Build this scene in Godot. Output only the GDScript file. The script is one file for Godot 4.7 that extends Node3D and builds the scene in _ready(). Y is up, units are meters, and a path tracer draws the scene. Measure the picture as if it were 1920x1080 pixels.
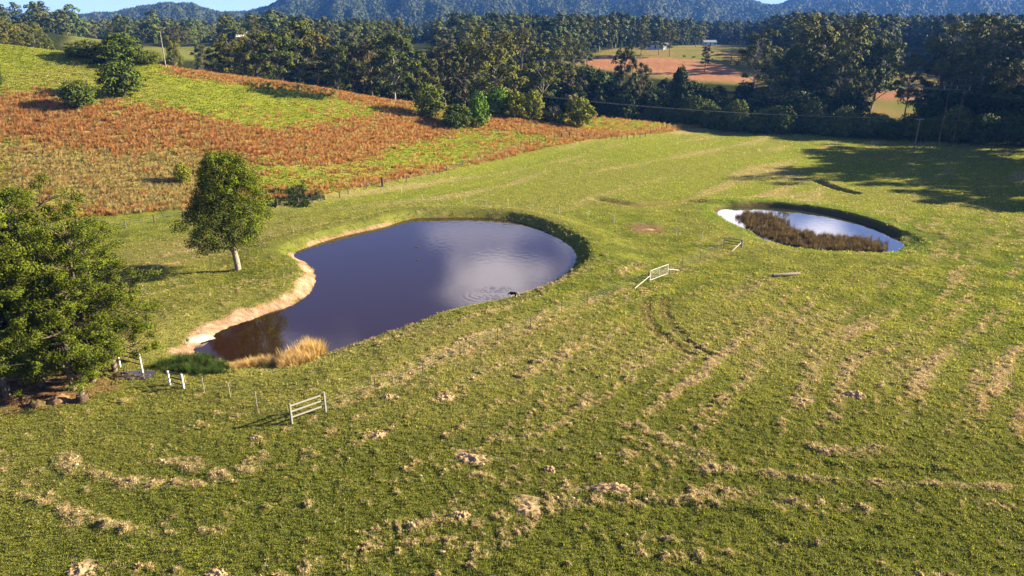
extends Node3D

# ---------------------------------------------------------------- camera numbers of the survey
const EYE := Vector3(0, 30, 0)
const FOCAL := 1281.0          # photograph pixels, 1920 wide
const PITCH := 19.75
const POND_LEVEL := 2.5
const DAM_LEVEL := 0.9

var rng := RandomNumberGenerator.new()
var view := Basis()
var na := FastNoiseLite.new()   # broad
var nb := FastNoiseLite.new()   # middle
var nc := FastNoiseLite.new()   # fine
var base_lut := PackedFloat32Array()
var crest_lut := PackedFloat32Array()
var rise_lut := PackedFloat32Array()
var foot := PackedVector2Array()
var pond := PackedVector2Array()
var dam := PackedVector2Array()
var sand_line := PackedVector2Array()
var shapes := {}                # name -> Array of [polygon, bounds]
var lines := {}                 # name -> Array of [polyline, bounds]
var ponds_ready := false
var masks_ready := false
var M := {}
var used := {}
# what ground() found last
var g_col := Color()
var g_red := 0.0
var g_tan := 0.0
var g_hill := 0.0
var g_straw := 0.0
var g_bare := 0.0
var g_wet := 0.0


func _ready() -> void:
	rng.seed = 20240611
	view = Basis(Vector3.RIGHT, deg_to_rad(-PITCH))
	make_camera_and_light()
	make_tables()
	make_materials()
	build_ground()
	build_hills()
	build_water()
	build_trees()
	build_shrubs()
	build_forest()
	build_grass()
	build_fences()
	build_poles()
	build_buildings()
	build_animals()
	build_small_things()
	tell_apart()


func make_camera_and_light() -> void:
	var cam := Camera3D.new()
	cam.name = "camera"
	cam.position = EYE
	cam.rotation_degrees = Vector3(-PITCH, 0, 0)
	cam.fov = rad_to_deg(2.0 * atan(540.0 / FOCAL))
	cam.near = 0.5
	cam.far = 9000
	add_child(cam)
	var e := Environment.new()
	e.background_mode = Environment.BG_SKY
	var sky := Sky.new()
	var pm := PanoramaSkyMaterial.new()
	pm.panorama = make_sky()
	pm.energy_multiplier = 0.56
	sky.sky_material = pm
	e.sky = sky
	e.tonemap_mode = Environment.TONE_MAPPER_LINEAR
	e.tonemap_exposure = 5.3
	e.fog_enabled = true
	e.fog_density = 0.0001
	e.fog_light_color = Color(0.33, 0.58, 1.0)
	e.sdfgi_enabled = true
	e.ssao_enabled = true
	e.ssil_enabled = true
	var we := WorldEnvironment.new()
	we.name = "world_environment"
	we.environment = e
	add_child(we)
	var sun := DirectionalLight3D.new()
	sun.name = "sun"
	sun.light_energy = 1.6
	sun.light_color = Color(1.0, 0.915, 0.75)
	sun.light_angular_distance = 0.5
	sun.shadow_enabled = true
	var el := deg_to_rad(21.5)
	var az := deg_to_rad(-9.0)    # the sun stands to the right and a little beyond the ponds
	var to_sun := Vector3(cos(el) * cos(az), sin(el), cos(el) * sin(az))
	sun.look_at_from_position(Vector3.ZERO, -to_sun, Vector3.UP)
	add_child(sun)


func make_sky() -> ImageTexture:
	# clear late-afternoon sky, blue overhead and pale at the horizon, with a few drifting clouds
	var w := 1024
	var h := 512
	var n := FastNoiseLite.new()
	n.seed = 5
	n.noise_type = FastNoiseLite.TYPE_SIMPLEX_SMOOTH
	n.frequency = 1.0
	n.fractal_octaves = 5
	var im := Image.create_empty(w, h, false, Image.FORMAT_RGBF)
	# bearing, height above the horizon, width, height (degrees), density
	var puffs := [[-1.0, 19.5, 5.5, 4.0, 0.95], [-5.0, 24.5, 4.0, 3.0, 0.8], [6.5, 14.5, 4.0, 2.5, 0.7], [-2.0, 15.2, 7.0, 1.6, 0.35], [18.0, 13.8, 4.0, 2.6, 1.0], [25.5, 15.5, 3.0, 2.5, 0.9], [32.0, 18.0, 8.0, 3.0, 1.0], [-38.0, 26.0, 14.0, 5.0, 0.6], [60.0, 24.0, 18.0, 7.0, 0.8], [140.0, 30.0, 24.0, 9.0, 0.8], [-120.0, 28.0, 20.0, 8.0, 0.8]]
	for y in h:
		var el := PI / 2.0 - (y + 0.5) / h * PI
		var up := maxf(sin(el), 0.0)
		var clear := Color(0.022, 0.050, 0.16).lerp(Color(0.11, 0.17, 0.38), pow(1.0 - up, 3.4) * 1.3).lerp(Color(0.40, 0.52, 0.66), pow(1.0 - up, 14.0))
		for x in w:
			var az := (x + 0.5) / w * TAU
			var dir := Vector3(sin(az) * cos(el), sin(el), -cos(az) * cos(el))
			var c := clear
			if el > 0.0:
				var q := Vector2(dir.x, dir.z) / (up + 0.22)
				var v := n.get_noise_2d(q.x * 0.9 + 3.1, q.y * 0.9 + 0.7) + 0.35 * n.get_noise_2d(q.x * 3.0, q.y * 3.0)
				var cloud := smoothstep(0.3, 0.8, v) * smoothstep(0.02, 0.12, up) * 0.7
				# a few heaped clouds ahead and off to the right, where the ponds mirror them
				var bear := rad_to_deg(atan2(dir.x, -dir.z))
				for b in puffs:
					var e := Vector2((bear - b[0]) / b[2], (rad_to_deg(el) - b[1]) / b[3]).length()
					var f := n.get_noise_2d(bear * 0.09, rad_to_deg(el) * 0.15) + 0.5 * n.get_noise_2d(bear * 0.3, rad_to_deg(el) * 0.45)
					cloud = maxf(cloud, smoothstep(1.2, 0.25, e + f * 0.40) * b[4])
				c = c.lerp(Color(0.86, 0.79, 0.83), clampf(cloud, 0, 1) * 0.9)
			im.set_pixel(x, y, c)
	return ImageTexture.create_from_image(im)


# ---------------------------------------------------------------- survey: from the photograph to the ground
func ray(px: float, py: float) -> Vector3:
	return (view * Vector3((px - 960.0) / FOCAL, (540.0 - py) / FOCAL, -1.0)).normalized()


func level(px: float, py: float, y: float) -> Vector2:
	var r := ray(px, py)
	var t := (y - EYE.y) / r.y
	return Vector2(r.x * t, -r.z * t)


func spot(px: float, py: float) -> Vector3:
	var r := ray(px, py)
	var t := 20.0
	var last := t
	while t < 5000.0:
		var p := EYE + r * t
		if p.y < height(p.x, -p.z):
			break
		last = t
		t *= 1.01
	var lo := last
	var hi := t
	for i in 14:
		var m := (lo + hi) * 0.5
		var p := EYE + r * m
		if p.y < height(p.x, -p.z):
			hi = m
		else:
			lo = m
	var q := EYE + r * hi
	return Vector3(q.x, height(q.x, -q.z), q.z)


func depth_of(p: Vector3) -> float:
	return -(view.transposed() * (p - EYE)).z


func seen_at(p: Vector3) -> Vector2:
	var q := view.transposed() * (p - EYE)
	return Vector2(960.0 - FOCAL * q.x / q.z, 540.0 + FOCAL * q.y / q.z)


func column(px: float, d: float) -> float:
	# x of the place that lies d metres ahead in that column, near the ground
	var z := d * cos(deg_to_rad(PITCH)) + 22.0 * sin(deg_to_rad(PITCH))
	return (px - 960.0) / FOCAL * z


# ---------------------------------------------------------------- polygons and lines on the ground
func bounds_of(p: PackedVector2Array, grow: float) -> Rect2:
	var r := Rect2(p[0], Vector2.ZERO)
	for q in p:
		r = r.expand(q)
	return r.grow(grow)


func line_distance(p: Vector2, line: PackedVector2Array, closed := false) -> float:
	var best := 1e12
	var n := line.size()
	var last := n if closed else n - 1
	for i in last:
		var a := line[i]
		var ab := line[(i + 1) % n] - a
		var ap := p - a
		var t := clampf(ap.dot(ab) / ab.length_squared(), 0.0, 1.0)
		best = minf(best, (ap - ab * t).length_squared())
	return sqrt(best)


func polygon_distance(p: Vector2, poly: PackedVector2Array) -> float:
	var d := line_distance(p, poly, true)
	return -d if Geometry2D.is_point_in_polygon(p, poly) else d


func smooth_closed(p: PackedVector2Array, closed := true) -> PackedVector2Array:
	var out := PackedVector2Array()
	var n := p.size()
	for i in (n if closed else n - 1):
		var a := p[(i - 1 + n) % n] if closed or i > 0 else p[0]
		var b := p[i]
		var c := p[(i + 1) % n]
		var d := p[(i + 2) % n] if closed or i + 2 < n else p[n - 1]
		for k in 3:
			out.append(b.cubic_interpolate(c, a, d, k / 3.0))
	if not closed:
		out.append(p[n - 1])
	return out


func add_shape(kind: String, pts: Array, flat := -999.0) -> void:
	var poly := PackedVector2Array()
	for i in range(0, pts.size(), 2):
		if flat > -900.0:
			poly.append(level(pts[i], pts[i + 1], flat))
		else:
			var s := spot(pts[i], pts[i + 1])
			poly.append(Vector2(s.x, -s.z) * minf(1.0, 760.0 / maxf(-s.z, 1.0)))
	if not shapes.has(kind):
		shapes[kind] = []
	shapes[kind].append([poly, bounds_of(poly, 8.0)])


func add_line(kind: String, pts: Array) -> void:
	var poly := PackedVector2Array()
	for i in range(0, pts.size(), 2):
		var s := spot(pts[i], pts[i + 1])
		poly.append(Vector2(s.x, -s.z))
	poly = smooth_closed(poly, false)
	if not lines.has(kind):
		lines[kind] = []
	lines[kind].append([poly, bounds_of(poly, 4.0)])


class Grid:
	# a signed distance (negative inside) sampled once and looked up from then on
	var at := Vector2()
	var step := 1.0
	var nx := 0
	var ny := 0
	var data := PackedFloat32Array()

	func read(p: Vector2) -> float:
		var f := (p - at) / step
		var i := int(f.x)
		var j := int(f.y)
		if f.x < 0.0 or f.y < 0.0 or i >= nx - 1 or j >= ny - 1:
			return 99.0
		var k := j * nx + i
		var u := f.x - i
		return lerpf(lerpf(data[k], data[k + 1], u), lerpf(data[k + nx], data[k + nx + 1], u), f.y - j)


var grids := {}


func bake(called: String, polys: Array, box: Rect2, step: float, open_line := false) -> void:
	var g := Grid.new()
	g.at = box.position
	g.step = step
	g.nx = int(box.size.x / step) + 2
	g.ny = int(box.size.y / step) + 2
	var reach: Array[Rect2] = []
	for q in polys:
		reach.append(bounds_of(q, 14.0))
	for j in g.ny:
		for i in g.nx:
			var p := g.at + Vector2(i, j) * step
			var best := 99.0
			for q in polys.size():
				if reach[q].has_point(p):
					best = minf(best, line_distance(p, polys[q]) if open_line else polygon_distance(p, polys[q]))
			g.data.append(best)
	grids[called] = g


func dist(called: String, p: Vector2) -> float:
	var g: Grid = grids[called]
	return g.read(p)


func bake_shapes(kind: String, step: float) -> void:
	var polys := []
	var box: Rect2 = shapes[kind][0][1]
	for s in shapes[kind]:
		polys.append(s[0])
		box = box.merge(s[1])
	bake(kind, polys, box.grow(8.0), step)


func inside(kind: String, p: Vector2, soft: float, wobble := 0.0) -> float:
	if grids.has(kind):
		return smoothstep(-soft, soft, wobble - dist(kind, p))
	var best := 0.0
	for s in shapes.get(kind, []):
		var r: Rect2 = s[1]
		if r.has_point(p):
			best = maxf(best, smoothstep(-soft, soft, wobble - polygon_distance(p, s[0])))
	return best


func near_line(kind: String, p: Vector2) -> float:
	var best := 99.0
	for s in lines.get(kind, []):
		var r: Rect2 = s[1]
		if r.has_point(p):
			best = minf(best, line_distance(p, s[0]))
	return best


func make_tables() -> void:
	for q in [[na, 11, 0.02, 3], [nb, 23, 0.22, 3], [nc, 37, 1.3, 2]]:
		var n: FastNoiseLite = q[0]
		n.seed = q[1]
		n.noise_type = FastNoiseLite.TYPE_SIMPLEX_SMOOTH
		n.frequency = q[2]
		n.fractal_type = FastNoiseLite.FRACTAL_FBM
		n.fractal_octaves = q[3]
	var ds := [0, 30, 60, 90, 130, 190, 250, 285, 320, 360, 400, 520, 600, 700, 1000, 1500, 6100]
	var ys := [6.4, 5.2, 3.9, 2.6, 1.2, 0.2, 0.0, -0.6, 2.5, 9.5, 14.5, 26.0, 27.5, 28.5, 29.0, 30.0, 30.0]
	var raw := PackedFloat32Array()
	for i in 3050:
		var d := i * 2.0
		var k := 0
		while k < ds.size() - 2 and ds[k + 1] < d:
			k += 1
		raw.append(lerpf(ys[k], ys[k + 1], clampf((d - ds[k]) / (ds[k + 1] - ds[k]), 0, 1)))
	for i in raw.size():
		var sum := 0.0
		for k in range(-6, 7):
			sum += raw[clampi(i + k, 0, raw.size() - 1)]
		base_lut.append(sum / 13.0)
	foot = PackedVector2Array([Vector2(-420, -60), Vector2(-200, 45), Vector2(-130, 80), Vector2(-62, 112), Vector2(-37, 127), Vector2(-23, 147), Vector2(6, 187), Vector2(53, 235), Vector2(76, 262), Vector2(130, 340)])
	var cx := [-400, -90, -61, -39, -9, 30, 60, 100]
	var cd := [188, 188, 199, 203, 215, 232, 246, 262]
	for i in 260:
		var x := -400.0 + i * 2.0
		var k := 0
		while k < cx.size() - 2 and cx[k + 1] < x:
			k += 1
		var d := lerpf(cd[k], cd[k + 1], clampf((x - cx[k]) / (cx[k + 1] - cx[k]), 0, 1))
		crest_lut.append(d)
		rise_lut.append(slope_rise(uphill(Vector2(x, d))))
	# outlines of the two ponds, traced at their water levels
	var tr := [380, 655, 396, 640, 430, 618, 480, 600, 520, 585, 560, 570, 588, 546, 597, 522, 588, 500, 572, 488, 556, 481, 562, 472, 600, 457, 660, 440, 720, 427, 775, 411, 830, 409, 890, 409, 945, 413, 990, 423, 1030, 440, 1060, 458,
		1075, 475, 1072, 495, 1053, 515, 1020, 534, 985, 547, 960, 555, 930, 563, 880, 572, 830, 583, 790, 598, 750, 612, 700, 628, 650, 645, 610, 657, 570, 668, 500, 676, 440, 674, 400, 668]
	for i in range(0, tr.size(), 2):
		pond.append(level(tr[i], tr[i + 1], POND_LEVEL))
	pond = smooth_closed(pond)
	var ts := [1347, 401, 1356, 393, 1385, 389, 1420, 388, 1470, 391, 1520, 397, 1570, 406, 1620, 420, 1660, 436, 1684, 452, 1688, 463, 1672, 471, 1640, 473, 1580, 471, 1510, 467, 1450, 453, 1400, 434, 1365, 416]
	for i in range(0, ts.size(), 2):
		dam.append(level(ts[i], ts[i + 1], DAM_LEVEL))
	dam = smooth_closed(dam)
	var sl := [352, 660, 372, 640, 400, 618, 440, 600, 480, 588, 530, 568, 565, 550, 582, 525, 572, 500, 556, 486, 556, 474, 600, 453, 660, 436, 725, 422, 770, 411]
	for i in range(0, sl.size(), 2):
		sand_line.append(level(sl[i], sl[i + 1], POND_LEVEL + 0.3))
	bake("pond", [pond], bounds_of(pond, 13.0), 0.5)
	bake("dam", [dam], bounds_of(dam, 11.0), 0.5)
	bake("sand", [sand_line], bounds_of(sand_line, 5.0), 0.4, true)
	ponds_ready = true
	add_line("ditch", [1532, 338, 1548, 345, 1566, 352, 1588, 358, 1604, 362])
	add_line("drain", [1195, 385, 1240, 380, 1290, 377, 1330, 378, 1365, 384])
	add_line("drain", [1120, 372, 1180, 382, 1230, 381])
	add_line("rut", [1212, 560, 1204, 576, 1206, 592, 1216, 612, 1236, 630, 1262, 648, 1300, 668])
	add_line("rut", [1222, 562, 1216, 580, 1219, 596, 1230, 616, 1250, 634, 1280, 652])
	add_line("rut", [1244, 556, 1238, 572, 1241, 590, 1252, 610, 1274, 630, 1304, 650, 1340, 668])
	add_line("rut", [1256, 560, 1250, 576, 1254, 594, 1266, 612, 1290, 632])
	for w in [[1330, 880, 1420, 885, 1500, 894, 1580, 902, 1700, 908, 1900, 916], [945, 832, 1010, 815, 1060, 790, 1108, 742], [-20, 915, 85, 945, 180, 975, 252, 1000], [115, 860, 197, 896, 282, 915], [262, 870, 342, 868, 427, 892, 495, 850], [1190, 800, 1250, 830, 1300, 855], [1530, 838, 1600, 846, 1660, 842]]:
		add_line("windrow", w)
	for w in [[1217, 936, 1330, 944, 1454, 960], [1560, 868, 1680, 872, 1780, 878], [1480, 1010, 1600, 1022, 1700, 1030]]:
		add_line("furrow", w)
	add_line("path", [640, 750, 700, 726, 790, 692, 880, 655, 960, 625, 1060, 588, 1150, 556, 1195, 540])
	add_line("path", [1250, 515, 1290, 500, 1330, 482, 1385, 462])
	add_shape("red", [0, 185, 60, 180, 130, 195, 200, 203, 300, 205, 400, 226, 480, 242, 540, 244, 600, 233, 680, 226, 740, 213, 800, 222, 838, 246, 800, 262, 740, 268, 700, 285, 640, 302, 560, 305, 470, 300, 400, 290, 330, 270, 250, 287, 150, 280, 70, 266, -60, 258, -60, 186])
	add_shape("red", [322, 128, 420, 141, 520, 153, 620, 163, 700, 182, 765, 198, 760, 208, 690, 194, 600, 173, 480, 160, 380, 147, 322, 137])
	add_shape("red", [890, 212, 960, 218, 1040, 234, 1110, 246, 1190, 254, 1180, 259, 1090, 256, 1010, 250, 930, 238, 885, 228])
	add_shape("tan", [-80, 262, 150, 286, 250, 292, 330, 280, 430, 305, 430, 398, 275, 412, 120, 370, -80, 350])
	add_shape("weeds", [458, 155, 520, 158, 600, 168, 640, 177, 600, 186, 520, 184, 470, 170])
	add_shape("weeds", [510, 360, 560, 352, 598, 372, 580, 386, 515, 388])
	add_shape("weeds", [160, 118, 200, 112, 205, 126, 170, 128])
	add_shape("bare", [0, 706, 120, 700, 170, 716, 205, 722, 165, 742, 120, 756, 0, 768, -60, 760, -60, 706])
	add_shape("bare", [1175, 422, 1215, 419, 1245, 430, 1238, 437, 1195, 434])
	add_shape("redfield", [1070, 116, 1150, 103, 1230, 108, 1300, 112, 1345, 118, 1405, 139, 1424, 156, 1300, 153, 1200, 132, 1120, 128])
	add_shape("redfield", [1620, 172, 1700, 168, 1790, 160, 1800, 174, 1700, 190, 1625, 186])
	add_shape("field", [1040, 118, 1150, 92, 1240, 86, 1330, 60, 1430, 62, 1470, 120, 1500, 165, 1380, 160, 1250, 150])
	add_shape("field", [1590, 150, 1700, 140, 1830, 150, 1830, 225, 1600, 225])
	add_shape("field", [255, 92, 330, 83, 425, 75, 425, 112, 300, 116, 255, 110])
	add_shape("field", [120, 76, 210, 76, 220, 92, 120, 92])
	add_shape("field", [745, 62, 850, 60, 850, 96, 745, 92])
	for kind in ["red", "tan", "weeds", "redfield", "field", "bare"]:
		bake_shapes(kind, 5.0 if kind == "field" or kind == "redfield" else 2.0 if kind != "bare" else 0.7)
	masks_ready = true


# ---------------------------------------------------------------- the lie of the land
func uphill(p: Vector2) -> float:
	var best := 1e12
	var side := 1.0
	for i in foot.size() - 1:
		var a := foot[i]
		var ab := foot[i + 1] - a
		var ap := p - a
		var t := clampf(ap.dot(ab) / ab.length_squared(), 0.0, 1.0)
		var e := ap - ab * t
		var l := e.length_squared()
		if l < best:
			best = l
			side = 1.0 if ab.cross(ap) > 0.0 else -1.0
	return sqrt(best) * side


func slope_rise(s: float) -> float:
	if s < -12.0:
		return 0.0
	# gentle foot, then an even slope
	var t := s + 3.0
	return 0.275 * (t + sqrt(t * t + 30.0)) * 0.5 - 0.12


func smin(a: float, b: float, k: float) -> float:
	var h := clampf(0.5 + 0.5 * (b - a) / k, 0.0, 1.0)
	return lerpf(b, a, h) - k * h * (1.0 - h)


func land(x: float, d: float) -> float:
	# broad form, without ponds
	var f := clampf(d, 0.0, 6090.0) * 0.5
	var i := int(f)
	var y := lerpf(base_lut[i], base_lut[i + 1], f - i)
	if d > 300.0 and x < -40.0:
		y += smoothstep(-40.0, -170.0, x) * 12.0 * smoothstep(300.0, 390.0, d) * smoothstep(500.0, 430.0, d)
	if d > 250.0:
		y += (na.get_noise_2d(x * 0.12, d * 0.12) * 4.0) * smoothstep(500.0, 900.0, d) * smoothstep(1700.0, 1300.0, d)
	y += 1.6 * exp(-((x - 28.0) * (x - 28.0) + (d - 200.0) * (d - 200.0)) / 900.0)
	if x < 110.0 and d < 520.0 and x > -400.0:
		var s := uphill(Vector2(x, d))
		g_hill = s
		if s > -12.0:
			var fx := (x + 400.0) * 0.5
			var k := clampi(int(fx), 0, 257)
			var ft := clampf(fx - k, 0, 1)
			var dc := lerpf(crest_lut[k], crest_lut[k + 1], ft)
			var top := lerpf(rise_lut[k], rise_lut[k + 1], ft) - maxf(0.0, d - dc) * 0.16
			if d < dc:
				top += 6.0 + (dc - d) * 0.2
			else:
				top += 6.0 * exp(-(d - dc) / 14.0)
			y += maxf(0.0, smin(slope_rise(s), top, 5.0)) * smoothstep(520.0, 400.0, d)
	else:
		g_hill = -99.0
	return y


func height(x: float, d: float) -> float:
	var y := land(x, d)
	if not ponds_ready or d < 40.0 or d > 185.0:
		return y
	var p := Vector2(x, d)
	if x > -42.0 and x < 24.0 and d > 44.0 and d < 124.0:
		var s := dist("pond", p)
		if s < 11.0:
			var bank := POND_LEVEL - 0.2 + s * 0.32
			if s > 0.0:
				bank = POND_LEVEL - 0.2 + minf(s * 0.55, 1.15 + s * 0.05)
			if d < 75.0:
				bank = lerpf(POND_LEVEL - 0.2 + s * 0.3, bank, smoothstep(62.0, 75.0, d))
			y = lerpf(maxf(bank, POND_LEVEL - 2.0), y, smoothstep(3.0, 11.0, s))
	if x > 26.0 and x < 74.0 and d > 84.0 and d < 136.0:
		var s := dist("dam", p)
		if s < 9.0:
			var bank := DAM_LEVEL - 0.15 + s * 0.5
			if s > 0.0:
				bank = DAM_LEVEL - 0.15 + minf(s * 0.8, 1.0 + s * 0.04)
				if d < 105.0:
					bank = DAM_LEVEL - 0.15 + minf(s * 0.3, 1.0)
			y = lerpf(maxf(bank, DAM_LEVEL - 1.5), y, smoothstep(2.0, 9.0, s))
	if masks_ready:
		var t := near_line("ditch", p)
		if t < 3.0:
			y -= 0.9 * smoothstep(1.6, 0.4, t)
		t = near_line("drain", p)
		if t < 3.5:
			y -= 0.5 * smoothstep(2.6, 0.4, t)
	return y


func ground(x: float, d: float) -> float:
	# height with the small relief, and (in the g_ values) what covers it
	var y := height(x, d)
	var p := Vector2(x, d)
	var s := g_hill
	var n1 := na.get_noise_2d(x, d)
	var n2 := nb.get_noise_2d(x, d)
	var n3 := nc.get_noise_2d(x, d)
	g_red = 0.0
	g_tan = 0.0
	g_straw = 0.0
	g_bare = 0.0
	g_wet = 0.0
	var green := Color(0.085, 0.115, 0.018).lerp(Color(0.185, 0.205, 0.030), clampf(0.55 + n2 * 0.95 + n1 * 0.45, 0, 1))
	if d > 265.0 and s < 2.0 or d > 330.0:
		# beyond the creek
		var far := inside("field", p, 4.0, n1 * 5.0)
		var c := Color(0.035, 0.045, 0.015).lerp(Color(0.16, 0.19, 0.05).lerp(Color(0.26, 0.20, 0.08), clampf(0.5 + n1 * 1.2 + n2 * 0.3, 0, 1) if x > 0.0 else 0.15), far)
		c = c.lerp(Color(0.34, 0.165, 0.095).lerp(Color(0.38, 0.22, 0.13), clampf(0.5 + n2 + n1, 0, 1)), inside("redfield", p, 3.0, n1 * 4.0 + n2 * 2.0))
		g_col = c
		return y
	if s > 0.5:
		# the hill paddock
		var wob := n2 * 4.5 + n1 * 3.0
		g_red = inside("red", p, 5.0, wob)
		g_tan = inside("tan", p, 5.0, wob) * (1.0 - g_red * 0.6)
		g_red = maxf(g_red, 0.8 * smoothstep(6.0, 1.5, s + n2 * 5.0) * smoothstep(-0.4, 0.2, n1 + 0.25))
		var mixed := smoothstep(55.0, 40.0, s + wob) * smoothstep(-0.15, 0.3, n2 + 0.2 * n1)
		g_red = maxf(g_red, mixed * 0.22)
		g_red *= smoothstep(-0.75, 0.25, n2 + 0.5 * nb.get_noise_2d(x * 0.35 + 60.0, d * 0.35) + 0.25)
		green = Color(0.145, 0.185, 0.020).lerp(Color(0.225, 0.245, 0.032), clampf(0.5 + n2 * 0.8, 0, 1))
		green = green.lerp(Color(0.24, 0.22, 0.06), clampf(n1 * 0.9 + n3 * 0.5, 0, 0.6))
		var c := green.lerp(Color(0.27, 0.205, 0.075), g_tan * 0.75)
		c = c.lerp(Color(0.30, 0.155, 0.06), g_red * 0.9)
		c = c.lerp(Color(0.05, 0.08, 0.02), inside("weeds", p, 2.0, n2 * 3.0))
		g_col = Color(c.r * 1.18, c.g * 1.18, c.b * 1.4)
		y += n2 * 0.18 + n3 * 0.10
		return y
	# the mown paddock
	var along := x * 0.65 + d * 0.76
	var across := x * 0.76 - d * 0.65 + n1 * 2.6 + n2 * 0.35
	var row := cos(across * TAU / 2.1)
	var gate := smoothstep(-0.25, 0.3, na.get_noise_2d(x * 1.3 - 300.0, d * 1.3))
	var clump := nc.get_noise_2d(x * 1.6 + 50.0, d * 1.6)
	var broad := na.get_noise_2d(x * 0.9 + 700.0, d * 0.9)
	var streak := nb.get_noise_2d(x * 0.33 + 90.0, d * 1.5)
	var arcs := nb.get_noise_2d(sqrt((x + 20.0) * (x + 20.0) + (d - 52.0) * (d - 52.0)) * 1.4, atan2(x + 20.0, d - 52.0) * 3.0)
	var grain := nb.get_noise_2d(x * 3.1 + 400.0, d * 3.1)
	var swath := nb.get_noise_2d(along * 0.16, across * 2.3)
	var lines_k := smoothstep(33.0, 44.0, d + x * 0.12)
	var pattern := lerpf(maxf(streak, arcs if x < 4.0 else streak) * 0.75, row * (0.02 + 0.10 * gate) + swath * (0.35 + 0.45 * gate), lines_k)
	g_straw = smoothstep(0.27, 0.78, pattern * 0.95 + broad * 0.30 + clump * 0.45 + grain * 0.45 + 0.10 * smoothstep(40.0, 60.0, d) - 0.07 * smoothstep(44.0, 32.0, d))
	if d > 112.0:
		var old := nb.get_noise_2d(along * 0.05 + 7.0, across * 0.42)
		g_straw = lerpf(g_straw, 0.55 * smoothstep(0.18, 0.62, old * 1.3 + broad * 0.55 + grain * 0.25 + clump * 0.2), smoothstep(112.0, 138.0, d))
	var farther := smoothstep(95.0, 150.0, d)
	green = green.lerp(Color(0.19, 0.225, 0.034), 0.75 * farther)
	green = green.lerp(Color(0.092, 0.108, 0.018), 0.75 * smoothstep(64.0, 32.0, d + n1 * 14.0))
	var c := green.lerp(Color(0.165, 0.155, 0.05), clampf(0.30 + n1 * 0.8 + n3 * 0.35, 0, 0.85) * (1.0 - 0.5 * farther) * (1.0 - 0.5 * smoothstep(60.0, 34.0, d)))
	c = c.lerp(Color(0.30, 0.235, 0.11).lerp(Color(0.42, 0.32, 0.17), clampf(0.5 + n3, 0, 1)), g_straw * 0.8)
	y += n2 * 0.07 + n3 * 0.075 + grain * 0.06 + g_straw * (0.04 + 0.12 * maxf(0.0, clump + grain))
	var t := near_line("windrow", p)
	if t < 1.6:
		var k := smoothstep(0.75, 0.05, t + n2 * 0.8 + clump * 0.4)
		g_straw = maxf(g_straw, k * smoothstep(-0.6, 0.4, clump + grain))
		y += k * (0.10 + 0.16 * maxf(0.0, clump + grain))
		c = c.lerp(Color(0.36, 0.285, 0.155), k * 0.6 * smoothstep(-0.5, 0.3, clump + grain))
	t = near_line("rut", p)
	if t < 1.6:
		var k := smoothstep(0.42, 0.1, t + n3 * 0.3) * smoothstep(-0.7, 0.1, n2 + 0.4 * n3)
		y -= 0.14 * k
		y += 0.07 * smoothstep(0.3, 0.0, absf(t - 0.6))
		c = c.lerp(Color(0.15, 0.105, 0.05), k * 0.7)
	t = near_line("furrow", p)
	if t < 1.6:
		y += 0.16 * smoothstep(0.5, 0.1, absf(t - 0.1) + n3 * 0.2)
	t = near_line("path", p)
	if t < 3.0:
		var k := smoothstep(0.65, 0.15, absf(t - 0.55) + n2 * 0.7)
		g_straw = maxf(g_straw, k * 0.55 * smoothstep(-0.3, 0.4, n3 + 0.5 * grain))
		c = c.lerp(Color(0.36, 0.27, 0.13), k * smoothstep(-0.3, 0.4, n3 + 0.5 * grain) * 0.55)
		y -= 0.04 * k
	t = near_line("ditch", p)
	if t < 3.0:
		g_bare = smoothstep(1.4, 0.5, t + n3 * 0.4)
	t = near_line("drain", p)
	if t < 3.0:
		g_bare = maxf(g_bare, 0.6 * smoothstep(1.6, 0.4, t + n2))
	g_bare = maxf(g_bare, inside("bare", p, 1.2, n2 * 1.6 + n3))
	c = c.lerp(Color(0.15, 0.085, 0.045).lerp(Color(0.25, 0.15, 0.08), clampf(0.5 + n3, 0, 1)), g_bare * 0.9)
	# banks of the ponds
	if x > -46.0 and x < 30.0 and d > 44.0 and d < 126.0:
		var q := dist("pond", p)
		if q < 7.0:
			var sl := dist("sand", p)
			var wide := (0.75 + 0.55 * smoothstep(72.0, 66.0, d) + 0.35 * smoothstep(-24.0, -20.0, x) * smoothstep(86.0, 80.0, d)) + 0.7 * n2
			var sand := smoothstep(wide + 0.35, wide - 0.25, sl + n3 * 0.35)
			var mud := smoothstep(0.55, 0.1, q)
			c = c.lerp(Color(0.115, 0.145, 0.026), smoothstep(7.0, 2.0, q) * 0.35)
			c = c.lerp(Color(0.27, 0.165, 0.085).lerp(Color(0.45, 0.335, 0.215), clampf(0.45 + n3 + n2 * 0.5, 0, 1)), sand)
			c = c.lerp(Color(0.20, 0.105, 0.05), mud)
			g_wet = maxf(sand, mud)
			g_straw *= 1.0 - g_wet
			y -= sand * n3 * 0.02
	if x > 28.0 and x < 76.0 and d > 84.0 and d < 138.0:
		var q := dist("dam", p)
		if q < 6.0:
			c = c.lerp(Color(0.12, 0.19, 0.022), smoothstep(6.0, 2.5, q + n2 * 3.0) * 0.55)
			var mud := smoothstep(1.5, 0.7, q + n3 * 0.3)
			if d < 104.0:
				mud = smoothstep(0.4, 0.1, q)
			c = c.lerp(Color(0.07, 0.05, 0.03), mud * 0.85)
			g_wet = mud
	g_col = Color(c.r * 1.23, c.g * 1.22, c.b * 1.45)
	return y


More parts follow.
